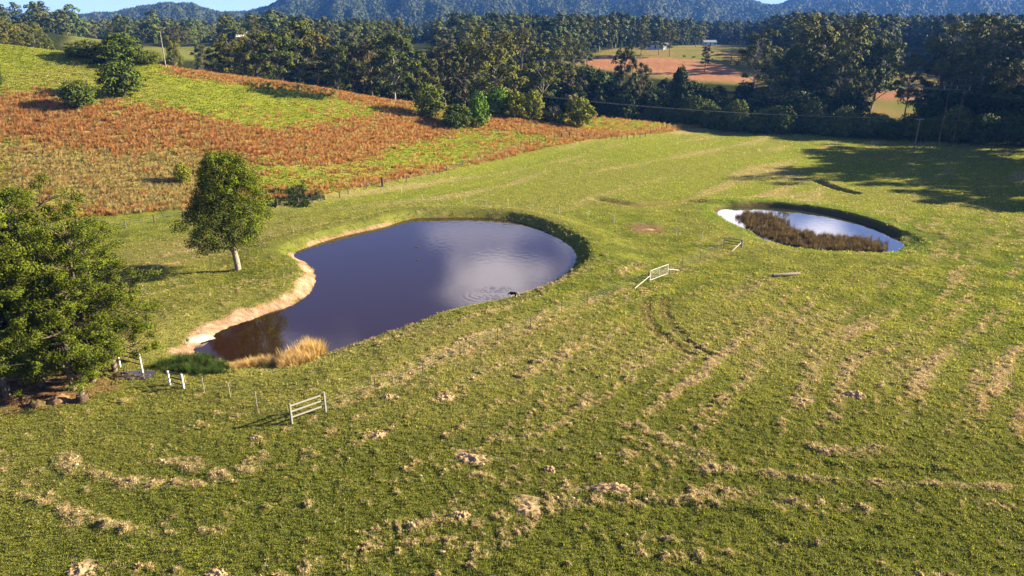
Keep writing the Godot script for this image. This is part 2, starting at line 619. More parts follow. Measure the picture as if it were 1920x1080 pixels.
# ---------------------------------------------------------------- materials
func noise_picture(size: int, freq: float, seed_: int, lo: float, hi: float, octaves := 4, normal := false, bump := 4.0) -> NoiseTexture2D:
	var n := FastNoiseLite.new()
	n.seed = seed_
	n.noise_type = FastNoiseLite.TYPE_SIMPLEX_SMOOTH
	n.frequency = freq
	n.fractal_octaves = octaves
	var t := NoiseTexture2D.new()
	t.width = size
	t.height = size
	t.seamless = true
	t.noise = n
	if normal:
		t.as_normal_map = true
		t.bump_strength = bump
	else:
		var g := Gradient.new()
		g.set_color(0, Color(lo, lo, lo))
		g.set_color(1, Color(hi, hi, hi))
		t.color_ramp = g
	return t


func matte(called: String, c: Color, rough := 0.9, tinted := false) -> StandardMaterial3D:
	var m := StandardMaterial3D.new()
	m.resource_name = called
	m.albedo_color = c.linear_to_srgb()
	m.roughness = rough
	m.metallic_specular = 0.25
	m.vertex_color_use_as_albedo = tinted
	return m


func make_materials() -> void:
	var soil := matte("turf", Color(1, 1, 1), 1.0, true)
	soil.metallic_specular = 0.0
	soil.albedo_texture = noise_picture(1024, 0.03, 3, 0.55, 1.0, 5)
	soil.uv1_triplanar = true
	soil.uv1_world_triplanar = true
	soil.uv1_scale = Vector3.ONE / 5.3
	soil.heightmap_enabled = true
	soil.heightmap_texture = noise_picture(1024, 0.045, 8, 0.0, 1.0, 5)
	soil.heightmap_scale = 14.0
	M.soil = soil
	M.hill = matte("hill_ground", Color(0.03, 0.04, 0.015), 1.0)
	var leaf := matte("leaves", Color(1, 1, 1), 0.75, true)
	leaf.metallic_specular = 0.2
	leaf.backlight_enabled = true
	leaf.backlight = Color(0.24, 0.27, 0.10)
	M.leaf = leaf
	var blade := matte("grass_blades", Color(1, 1, 1), 0.85, true)
	blade.metallic_specular = 0.15
	blade.backlight_enabled = true
	blade.backlight = Color(1.0, 1.0, 0.85)
	M.blade = blade
	var bark := matte("bark", Color(1, 1, 1), 0.9, true)
	bark.albedo_texture = noise_picture(256, 0.03, 31, 0.5, 1.0)
	bark.uv1_triplanar = true
	bark.uv1_scale = Vector3(0.9, 0.25, 0.9)
	bark.heightmap_enabled = true
	bark.heightmap_texture = noise_picture(256, 0.05, 33, 0.0, 1.0)
	bark.heightmap_scale = 3.0
	M.bark = bark
	var wood := matte("weathered_timber", Color(0.20, 0.18, 0.155), 0.9)
	wood.albedo_texture = noise_picture(256, 0.03, 41, 0.5, 1.0)
	wood.uv1_triplanar = true
	wood.uv1_scale = Vector3(6, 0.8, 6)
	M.wood = wood
	var dark := matte("dark_timber", Color(0.045, 0.042, 0.04), 0.9)
	M.dark = dark
	M.white = matte("white_paint", Color(0.42, 0.42, 0.41), 0.55)
	var grey := matte("galvanised_steel", Color(0.27, 0.27, 0.27), 0.5)
	grey.metallic = 0.35
	M.grey = grey
	M.steel = matte("dark_steel", Color(0.06, 0.06, 0.055), 0.6)
	M.wire = matte("fence_wire", Color(0.26, 0.26, 0.25), 0.5)
	M.cable = matte("power_cable", Color(0.16, 0.16, 0.16), 0.6)
	M.hay = matte("cut_hay", Color(1, 1, 1), 0.95, true)
	var pale := matte("pale_clay", Color(0.62, 0.54, 0.45), 0.9)
	pale.albedo_texture = noise_picture(256, 0.02, 51, 0.72, 1.0)
	pale.uv1_triplanar = true
	pale.uv1_scale = Vector3.ONE * 0.4
	M.pale = pale
	var w := matte("muddy_water", Color(0.020, 0.0095, 0.0045), 0.05)
	w.metallic_specular = 0.62
	M.water = w
	var w2 := matte("dark_water", Color(0.03, 0.03, 0.03), 0.03)
	w2.metallic_specular = 0.7
	w2.clearcoat_enabled = true
	w2.clearcoat = 1.0
	w2.clearcoat_roughness = 0.03
	M.dark_water = w2
	M.coat = matte("coat", Color(1, 1, 1), 0.8, true)
	M.wall = matte("painted_wall", Color(0.72, 0.66, 0.60), 0.8)
	M.shade_wall = matte("blue_grey_wall", Color(0.36, 0.45, 0.56), 0.8)
	M.roof = matte("pale_roof_iron", Color(0.17, 0.20, 0.25), 0.6)
	M.white_roof = matte("white_roof_iron", Color(0.6, 0.62, 0.65), 0.5)
	var glass := matte("window_glass", Color(0.03, 0.035, 0.04), 0.1)
	M.glass = glass


# ---------------------------------------------------------------- naming
func numbered(called: String) -> String:
	var n: int = used.get(called, 0)
	used[called] = n + 1
	return called if n == 0 else "%s_%03d" % [called, n]


func tag(o: Node, label: String, category: String, group := "") -> void:
	o.set_meta("label", label)
	o.set_meta("category", category)
	if group != "":
		o.set_meta("group", group)


func thing(called: String, label: String, category: String, at := Vector3.ZERO, turn := 0.0, group := "") -> Node3D:
	var o := Node3D.new()
	o.name = numbered(called)
	o.position = at
	o.rotation.y = turn
	tag(o, label, category, group)
	add_child(o)
	return o


func part(called: String, mesh: Mesh, mat: Material, parent: Node3D, at := Vector3.ZERO) -> MeshInstance3D:
	var o := MeshInstance3D.new()
	o.name = called
	o.mesh = mesh
	o.material_override = mat
	o.position = at
	parent.add_child(o, true)
	return o


func setting(called: String, mesh: Mesh, mat: Material, kind := "structure") -> MeshInstance3D:
	var o := MeshInstance3D.new()
	o.name = numbered(called)
	o.mesh = mesh
	o.material_override = mat
	o.set_meta("kind", kind)
	add_child(o)
	return o


func scatter(called: String, mesh: Mesh, mat: Material, where: Array[Transform3D], tints: PackedColorArray, label: String, category: String) -> MultiMeshInstance3D:
	var mm := MultiMesh.new()
	mm.transform_format = MultiMesh.TRANSFORM_3D
	mm.use_colors = true
	mm.mesh = mesh
	mm.instance_count = where.size()
	for i in where.size():
		mm.set_instance_transform(i, where[i])
		mm.set_instance_color(i, tints[i])
	var o := MultiMeshInstance3D.new()
	o.name = numbered(called)
	o.multimesh = mm
	o.material_override = mat
	tag(o, label, category)
	o.set_meta("kind", "stuff")
	add_child(o)
	return o


# ---------------------------------------------------------------- mesh helpers
class Soup:
	var v := PackedVector3Array()
	var n := PackedVector3Array()
	var c := PackedColorArray()
	var i := PackedInt32Array()

	func mesh() -> ArrayMesh:
		var a := []
		a.resize(Mesh.ARRAY_MAX)
		a[Mesh.ARRAY_VERTEX] = v
		a[Mesh.ARRAY_NORMAL] = n
		a[Mesh.ARRAY_COLOR] = c
		a[Mesh.ARRAY_INDEX] = i
		var m := ArrayMesh.new()
		m.add_surface_from_arrays(Mesh.PRIMITIVE_TRIANGLES, a)
		return m

	func quad(p0: Vector3, p1: Vector3, p2: Vector3, p3: Vector3, nn: Vector3, col: Color) -> void:
		var k := v.size()
		v.append(p0); v.append(p1); v.append(p2); v.append(p3)
		for q in 4:
			n.append(nn)
			c.append(col)
		i.append(k); i.append(k + 2); i.append(k + 1)
		i.append(k); i.append(k + 3); i.append(k + 2)

	func tri(p0: Vector3, p1: Vector3, p2: Vector3, nn: Vector3, col: Color) -> void:
		var k := v.size()
		v.append(p0); v.append(p1); v.append(p2)
		for q in 3:
			n.append(nn)
			c.append(col)
		i.append(k); i.append(k + 2); i.append(k + 1)

	func tube(path: Array, radii: Array, sides: int, col: Color, capped := true) -> void:
		var start := v.size()
		var side := Vector3.RIGHT
		for s in path.size():
			var a: Vector3 = path[maxi(s - 1, 0)]
			var b: Vector3 = path[mini(s + 1, path.size() - 1)]
			var dir := (b - a).normalized()
			side = (side - dir * side.dot(dir))
			if side.length() < 0.05:
				side = dir.cross(Vector3(0.3, 0.2, 0.9))
			side = side.normalized()
			var up := dir.cross(side)
			for q in sides:
				var t := TAU * q / sides
				var o := side * cos(t) + up * sin(t)
				v.append(path[s] + o * radii[s])
				n.append(o)
				c.append(col)
		for s in path.size() - 1:
			for q in sides:
				var r := start + s * sides
				var q2 := (q + 1) % sides
				i.append(r + q); i.append(r + sides + q); i.append(r + q2)
				i.append(r + q2); i.append(r + sides + q); i.append(r + sides + q2)
		if capped:
			for e in [0, path.size() - 1]:
				var r: int = start + e * sides
				var dir: Vector3 = (path[1] - path[0]).normalized() if e == 0 else (path[e] - path[e - 1]).normalized()
				var nn: Vector3 = -dir if e == 0 else dir
				var k := v.size()
				for q in sides:
					v.append(v[r + q])
					n.append(nn)
					c.append(col)
				for q in range(1, sides - 1):
					if e == 0:
						i.append(k); i.append(k + q); i.append(k + q + 1)
					else:
						i.append(k); i.append(k + q + 1); i.append(k + q)

	func box(lo: Vector3, hi: Vector3, col := Color.WHITE, f := Transform3D()) -> void:
		for ax in 3:
			for sgn in [-1.0, 1.0]:
				var nn := Vector3.ZERO
				nn[ax] = sgn
				var u := Vector3.ZERO
				u[(ax + 1) % 3] = 1.0
				var w := nn.cross(u)
				var mid := (lo + hi) * 0.5
				var half := (hi - lo) * 0.5
				var ctr := mid + nn * half
				quad(f * (ctr - u * half - w * half), f * (ctr + u * half - w * half), f * (ctr + u * half + w * half), f * (ctr - u * half + w * half), f.basis * nn, col)


# ---------------------------------------------------------------- the ground sheet
func build_ground() -> void:
	# one sheet, finer where the drone hovers near it
	var angles := PackedFloat32Array()
	var a := -46.0
	while a <= 46.0:
		angles.append(a)
		a += 0.27
	a = 46.0 + 4.0
	while a < 314.0:
		angles.append(a)
		a += 6.0
	var radii := PackedFloat32Array()
	var r := 4.0
	while r < 6000.0:
		radii.append(r)
		if r < 22.0:
			r *= 1.05
		elif r < 250.0:
			r *= 1.0048
		else:
			r *= 1.018
	var na_ := angles.size()
	var s := Soup.new()
	s.v.resize(na_ * radii.size() + 1)
	s.n.resize(s.v.size())
	s.c.resize(s.v.size())
	var k := 0
	for q in radii.size():
		for b in na_:
			var t := deg_to_rad(angles[b])
			var x := sin(t) * radii[q]
			var d := cos(t) * radii[q]
			var y := ground(x, d) if d > 0.0 else land(x, 0.0)
			if d <= 0.0:
				g_col = Color(0.12, 0.14, 0.03)
			s.v[k] = Vector3(x, y, -d)
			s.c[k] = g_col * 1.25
			k += 1
	s.v[k] = Vector3(0, land(0, 0), 0)
	s.c[k] = Color(0.12, 0.14, 0.03)
	s.n[k] = Vector3.UP
	for q in radii.size():
		for b in na_:
			var i0 := q * na_ + b
			var l := q * na_ + (b - 1 + na_) % na_
			var rr := q * na_ + (b + 1) % na_
			var up := mini(q + 1, radii.size() - 1) * na_ + b
			var dn := maxi(q - 1, 0) * na_ + b
			var nn := (s.v[rr] - s.v[l]).cross(s.v[up] - s.v[dn])
			s.n[i0] = nn.normalized() if nn.y > 0 else -nn.normalized()
			if q + 1 < radii.size():
				s.i.append(i0); s.i.append(up); s.i.append(rr)
				s.i.append(rr); s.i.append(up); s.i.append((q + 1) * na_ + (b + 1) % na_)
			if q == 0:
				s.i.append(k); s.i.append(i0); s.i.append(rr)
	setting("ground", s.mesh(), M.soil)


func crest_line(px: float) -> float:
	var xs := [-900, -400, -60, 0, 36, 74, 100, 130, 165, 215, 250, 285, 325, 370, 400, 435, 470, 500, 560, 800, 1000, 1250, 1380, 1441, 1490, 1700, 1860, 1960, 2400, 2900]
	var ys := [-10, -20, -10, 3, 12, 22, 16, 10, 12, 10, 4, -3, -7, -6, 5, 11, 10, 0, -22, -34, -30, -26, -8, 4, -10, -18, -8, -4, -20, -20]
	var k := 0
	while k < xs.size() - 2 and xs[k + 1] < px:
		k += 1
	return lerpf(ys[k], ys[k + 1], smoothstep(0.0, 1.0, clampf((px - xs[k]) / float(xs[k + 1] - xs[k]), 0, 1)))


func crest_range(px: float) -> float:
	if px < 74.0:
		return 3300.0
	return lerpf(2300.0, 3700.0, smoothstep(700.0, 1700.0, px)) 


func hill_height(px: float, r: float) -> float:
	var dir := ray(px, crest_line(px))
	var flat := Vector2(dir.x, dir.z).length()
	var rc := crest_range(px)
	var top := EYE.y + dir.y / flat * rc - 30.0
	var az := px * 0.004
	var spur := na.get_noise_2d(px * 0.35 + 900.0, r * 0.03) * 0.5 + na.get_noise_2d(px * 0.12, 40.0) * 0.3
	var k := (rc - r) / (rc * 0.42)
	var shape := exp(-k * k * (1.0 - spur * 0.9) * 1.6) if r < rc else exp(-k * k * 1.2)
	var rise := smoothstep(0.5, 0.66, r / rc)
	return 30.0 + rise * ((top - 30.0) * shape + 10.0 * na.get_noise_2d(px * 1.2, r * 0.08) * clampf(absf(k) * 3.0, 0, 1))


func build_hills() -> void:
	var s := Soup.new()
	var cols := 260
	var rows := 46
	for q in rows:
		for b in cols:
			var px := -700.0 + b * 12.5
			var r := crest_range(px) * lerpf(0.5, 1.25, q / float(rows - 1))
			var dir := ray(px, 80.0)
			var flat := Vector2(dir.x, dir.z).normalized()
			s.v.append(Vector3(flat.x * r, hill_height(px, r), flat.y * r))
			s.n.append(Vector3.UP)
			s.c.append(Color.WHITE)
	for q in rows - 1:
		for b in cols - 1:
			var i0 := q * cols + b
			s.i.append(i0); s.i.append(i0 + cols); s.i.append(i0 + 1)
			s.i.append(i0 + 1); s.i.append(i0 + cols); s.i.append(i0 + cols + 1)
	var o := setting("hills", s.mesh(), M.hill)
	o.set_meta("label", "blue forested hills along the skyline")


func build_water() -> void:
	water_sheet("pond_water", pond, POND_LEVEL, 0.3, M.water, Vector2(0.0, 0.0), true)
	water_sheet("dam_water", dam, DAM_LEVEL, 0.35, M.dark_water, Vector2(0.0, 0.0), false)
	# the muddy puddle by the trees
	var p := spot(250, 704)
	var s := Soup.new()
	var ring := PackedVector3Array()
	for k in 20:
		var t := TAU * k / 20.0
		ring.append(Vector3(cos(t) * 1.7, 0, sin(t) * 0.9 + 0.15 * sin(3.0 * t)))
	for k in 20:
		s.tri(Vector3.ZERO, ring[(k + 1) % 20], ring[k], Vector3.UP, Color.WHITE)
	var o := setting("puddle_water", s.mesh(), M.water)
	o.position = p + Vector3(0, 0.05, 0)


func water_sheet(called: String, poly: PackedVector2Array, level_: float, step: float, mat: Material, _o: Vector2, rings: bool) -> void:
	var b := bounds_of(poly, 1.5)
	var nx := int(b.size.x / step)
	var ny := int(b.size.y / step)
	var s := Soup.new()
	var wn := FastNoiseLite.new()
	wn.seed = 77
	wn.noise_type = FastNoiseLite.TYPE_SIMPLEX_SMOOTH
	wn.frequency = 0.9
	wn.fractal_octaves = 3
	var centres := []
	if rings:
		centres = [[level(932, 551, level_), 3.6, 0.0055, 0.62], [level(908, 552, level_), 3.4, 0.0035, 0.7], [level(948, 449, level_), 5.0, 0.003, 4.0]]
	for j in ny + 1:
		for i in nx + 1:
			var x := b.position.x + i * step
			var d := b.position.y + j * step
			var calm := 0.35 + 0.65 * smoothstep(-0.2, 0.4, na.get_noise_2d(x * 1.4 + 30.0, d * 1.4))
			var amp := 0.0035 * calm if rings else 0.0012
			var e := 0.12
			var gx := (wn.get_noise_2d(x + e, d * 0.8) - wn.get_noise_2d(x - e, d * 0.8)) / (2.0 * e) * amp
			var gd := (wn.get_noise_2d(x, (d + e) * 0.8) - wn.get_noise_2d(x, (d - e) * 0.8)) / (2.0 * e) * amp
			var y := level_ + wn.get_noise_2d(x, d * 0.8) * amp
			for c in centres:
				var v: Vector2 = Vector2(x, d) - c[0]
				var r := v.length()
				var reach: float = c[1]
				if r < reach and r > 0.05:
					var w: float = TAU / c[3]
					var h: float = c[2] * smoothstep(reach, reach * 0.55, r) * smoothstep(0.0, 0.7, r)
					if c[3] > 2.0:
						h *= smoothstep(1.2, 0.0, absf(r - 3.2))
					y += h * sin(w * r)
					gx += h * w * cos(w * r) * v.x / r
					gd += h * w * cos(w * r) * v.y / r
			s.v.append(Vector3(x, y, -d))
			s.n.append(Vector3(-gx, 1.0, gd).normalized())
			s.c.append(Color.WHITE)
	for j in ny:
		for i in nx:
			var mid := Vector2(b.position.x + (i + 0.5) * step, b.position.y + (j + 0.5) * step)
			if polygon_distance(mid, poly) > 1.3:
				continue
			var k := j * (nx + 1) + i
			s.i.append(k); s.i.append(k + nx + 1); s.i.append(k + 1)
			s.i.append(k + 1); s.i.append(k + nx + 1); s.i.append(k + nx + 2)
	setting(called, s.mesh(), mat)


# ---------------------------------------------------------------- foliage
const LEAF_TONE := 0.86


func rand_dir(r: RandomNumberGenerator) -> Vector3:
	var z := r.randf_range(-1.0, 1.0)
	var t := r.randf() * TAU
	var q := sqrt(1.0 - z * z)
	return Vector3(q * cos(t), z, q * sin(t))


func leaf_clump(s: Soup, r: RandomNumberGenerator, centre: Vector3, rad: Vector3, count: int, size: float, col: Color, rough := 0.55, hollow := 0.35, low := -1.0) -> void:
	# many small leaf-shaped faces through the volume of one clump, most of them near its skin
	var tint := r.randf_range(0.82, 1.18) * LEAF_TONE
	for k in count:
		var u := rand_dir(r)
		if u.y < low:
			u.y = -u.y
		var q := lerpf(hollow, 1.0, sqrt(r.randf())) * r.randf_range(0.86, 1.12)
		var p := centre + u * rad * q
		var nn := (u + rand_dir(r) * rough + Vector3(0, 0.15, 0)).normalized()
		var t := nn.cross(rand_dir(r)).normalized()
		var b := nn.cross(t)
		var l := size * r.randf_range(0.6, 1.3)
		var w := l * 0.55
		var f := tint * r.randf_range(0.72, 1.28)
		var y := r.randf_range(0.9, 1.12)
		var c := Color(col.r * f * y, col.g * f, col.b * f * r.randf_range(0.8, 1.2))
		var nrm := (nn * 0.75 + u * 0.4).normalized()
		s.quad(p - t * l, p - b * w, p + t * l, p + b * w, nrm, c)


func limb(s: Soup, r: RandomNumberGenerator, a: Vector3, b: Vector3, ra: float, rb: float, sag: float, col: Color, sides := 6, seg := 5) -> void:
	var path := []
	var radii := []
	var off := rand_dir(r) * a.distance_to(b) * 0.07
	for k in seg + 1:
		var t := k / float(seg)
		path.append(a.lerp(b, t) + off * sin(t * PI) + Vector3(0, sag * sin(t * PI), 0))
		radii.append(lerpf(ra, rb, t))
	s.tube(path, radii, sides, col, true)


func gum_meshes(seed_: int, h: float, spread: float, clear: float, leafy: float, col: Color, bark: Color, leaf_size := 0.46) -> Array:
	# a tall eucalypt: pale trunk, steep limbs, flat-bottomed leaf clumps with gaps between them
	var r := RandomNumberGenerator.new()
	r.seed = seed_
	var w := Soup.new()
	var f := Soup.new()
	var lean := Vector3(r.randf_range(-1, 1), 0, r.randf_range(-1, 1)) * h * 0.03
	var fork := h * clear
	var top := Vector3(lean.x * 2.0, h * 0.86, lean.z * 2.0)
	limb(w, r, Vector3(0, -0.6, 0), lean + Vector3(0, fork, 0), h * 0.018, h * 0.012, 0.0, bark, 8, 4)
	limb(w, r, lean + Vector3(0, fork, 0), top, h * 0.012, h * 0.003, 0.0, bark, 6, 4)
	var n := 13 + int(leafy * 7.0)
	for k in n:
		var t := k / float(n - 1)
		var start := (lean + Vector3(0, fork * 0.72, 0)).lerp(top, t * 0.84)
		var ang := k * 2.4 + r.randf_range(-0.5, 0.5)
		var reach := spread * sin(lerpf(0.95, 2.55, t)) * r.randf_range(0.55, 1.1)
		var tip := start + Vector3(cos(ang) * reach, h * lerpf(0.10, 0.13, t) * r.randf_range(0.5, 1.3), sin(ang) * reach)
		limb(w, r, start, tip, h * 0.0065, h * 0.002, reach * 0.08, bark, 5, 4)
		var m := r.randi_range(2, 4)
		for q in m:
			var c := tip + Vector3(r.randf_range(-1, 1), r.randf_range(-0.35, 0.5), r.randf_range(-1, 1)) * spread * 0.36
			if q > 0:
				limb(w, r, start.lerp(tip, 0.6), c, h * 0.003, h * 0.0012, 0.0, bark, 4, 3)
			var rx := spread * r.randf_range(0.24, 0.42)
			leaf_clump(f, r, c, Vector3(rx, rx * r.randf_range(0.5, 0.8), rx), int(80 * leafy), leaf_size, col, 0.6, 0.3, -0.55)
	return [w.mesh(), f.mesh()]


func bush_meshes(seed_: int, wide: float, high: float, clumps: int, per: int, size: float, col: Color, lift := 0.0, taper := 0.0, bark := Color(0.13, 0.10, 0.075)) -> Array:
	# a rounded shrub or broad-crowned tree whose clumps bulge unevenly; lift leaves a bare foot
	var r := RandomNumberGenerator.new()
	r.seed = seed_
	var w := Soup.new()
	var f := Soup.new()
	var ch := high - lift
	var stems := 3 if lift < 0.5 else 1
	for k in stems:
		var t := TAU * k / stems + r.randf()
		limb(w, r, Vector3(cos(t), 0, sin(t)) * 0.15 * (stems - 1) + Vector3(0, -0.3, 0), Vector3(cos(t) * wide * 0.1, lift + ch * 0.55, sin(t) * wide * 0.1), high * 0.022, high * 0.008, 0.0, bark, 6, 4)
	for k in clumps:
		# spread evenly over the skin of the crown
		var v := 1.0 - 2.0 * (k + 0.5) / clumps
		var t := k * 2.39996 + r.randf_range(-0.3, 0.3)
		var q := sqrt(maxf(0.0, 1.0 - v * v))
		var hh := (v * 0.5 + 0.5)
		var belly := 1.0 - taper * hh
		var bulge := r.randf_range(0.72, 1.06)
		var c := Vector3(cos(t) * q * wide * 0.40 * belly * bulge, lift + ch * (0.10 + 0.80 * hh * r.randf_range(0.93, 1.05)), sin(t) * q * wide * 0.40 * belly * bulge)
		var rr := wide * r.randf_range(0.11, 0.19) * (1.0 - taper * 0.4 * hh)
		leaf_clump(f, r, c, Vector3(rr, rr * r.randf_range(0.65, 0.95), rr), per, size, col, 0.6, 0.3)
		if k % 3 == 0:
			limb(w, r, Vector3(0, lift + ch * 0.15, 0), c, high * 0.008, high * 0.002, 0.0, bark, 4, 3)
	# the inner mass that closes the crown
	for k in clumps / 3:
		var u := rand_dir(r)
		leaf_clump(f, r, Vector3(u.x * wide * 0.2, lift + ch * (0.5 + u.y * 0.25), u.z * wide * 0.2), Vector3(wide, ch * 0.8, wide) * 0.2, per, size * 1.2, col, 0.8, 0.1)
	return [w.mesh(), f.mesh()]


func plant(called: String, meshes: Array, at: Vector3, turn: float, size: Vector3, label: String, category: String, group := "", crown := "crown", trunk := "trunk") -> Node3D:
	var o := thing(called, label, category, at, turn, group)
	o.scale = size
	part(trunk, meshes[0], M.bark, o)
	part(crown, meshes[1], M.leaf, o)
	return o


var gums: Array = []
var gum_high := [30.0, 30.0, 30.0, 30.0, 30.0, 30.0]
var bushes: Array = []      # unit shrubs, 1 m wide and 1 m high
var broads: Array = []      # broad dark creek trees, 10 m

func prepare_plants() -> void:
	var pale := Color(0.36, 0.33, 0.29)
	var brown := Color(0.22, 0.17, 0.13)
	var gcol := Color(0.082, 0.096, 0.020)
	gums = [
		gum_meshes(101, 30, 7.4, 0.30, 1.0, gcol, pale), gum_meshes(102, 30, 6.4, 0.34, 0.9, Color(0.088, 0.086, 0.026), brown),
		gum_meshes(103, 30, 7.0, 0.26, 1.1, Color(0.066, 0.088, 0.020), pale), gum_meshes(104, 30, 5.8, 0.28, 1.0, Color(0.062, 0.072, 0.026), brown),
		gum_meshes(105, 30, 8.2, 0.24, 1.2, Color(0.098, 0.106, 0.019), pale), gum_meshes(106, 30, 6.4, 0.18, 1.2, Color(0.064, 0.080, 0.017), pale)]
	bushes = [
		bush_meshes(201, 8, 7, 34, 70, 0.26, Color(0.060, 0.088, 0.014)), bush_meshes(202, 8, 7, 28, 70, 0.26, Color(0.150, 0.170, 0.018), 0.0, 0.25),
		bush_meshes(203, 8, 7, 40, 60, 0.24, Color(0.098, 0.125, 0.022), 0.0, 0.1), bush_meshes(204, 8, 7, 26, 80, 0.26, Color(0.085, 0.160, 0.014), 0.0, 0.35)]
	broads = [
		bush_meshes(301, 12, 14, 46, 80, 0.42, Color(0.030, 0.050, 0.013), 2.0, 0.0), bush_meshes(302, 11, 15, 40, 90, 0.42, Color(0.040, 0.064, 0.013), 2.0, 0.2),
		bush_meshes(303, 14, 12, 52, 80, 0.42, Color(0.044, 0.066, 0.015), 1.5, 0.0), bush_meshes(304, 10, 16, 40, 80, 0.42, Color(0.034, 0.048, 0.015), 3.0, 0.3)]


func tree_to(px: float, top: float, d: float) -> Array:
	# a place in that column and how high a tree there must be
	var x := column(px, d)
	var y := land(x, d)
	var dir := ray(px, top)
	var flat := -dir.z
	return [Vector3(x, y, -d), EYE.y + dir.y / flat * d - y]


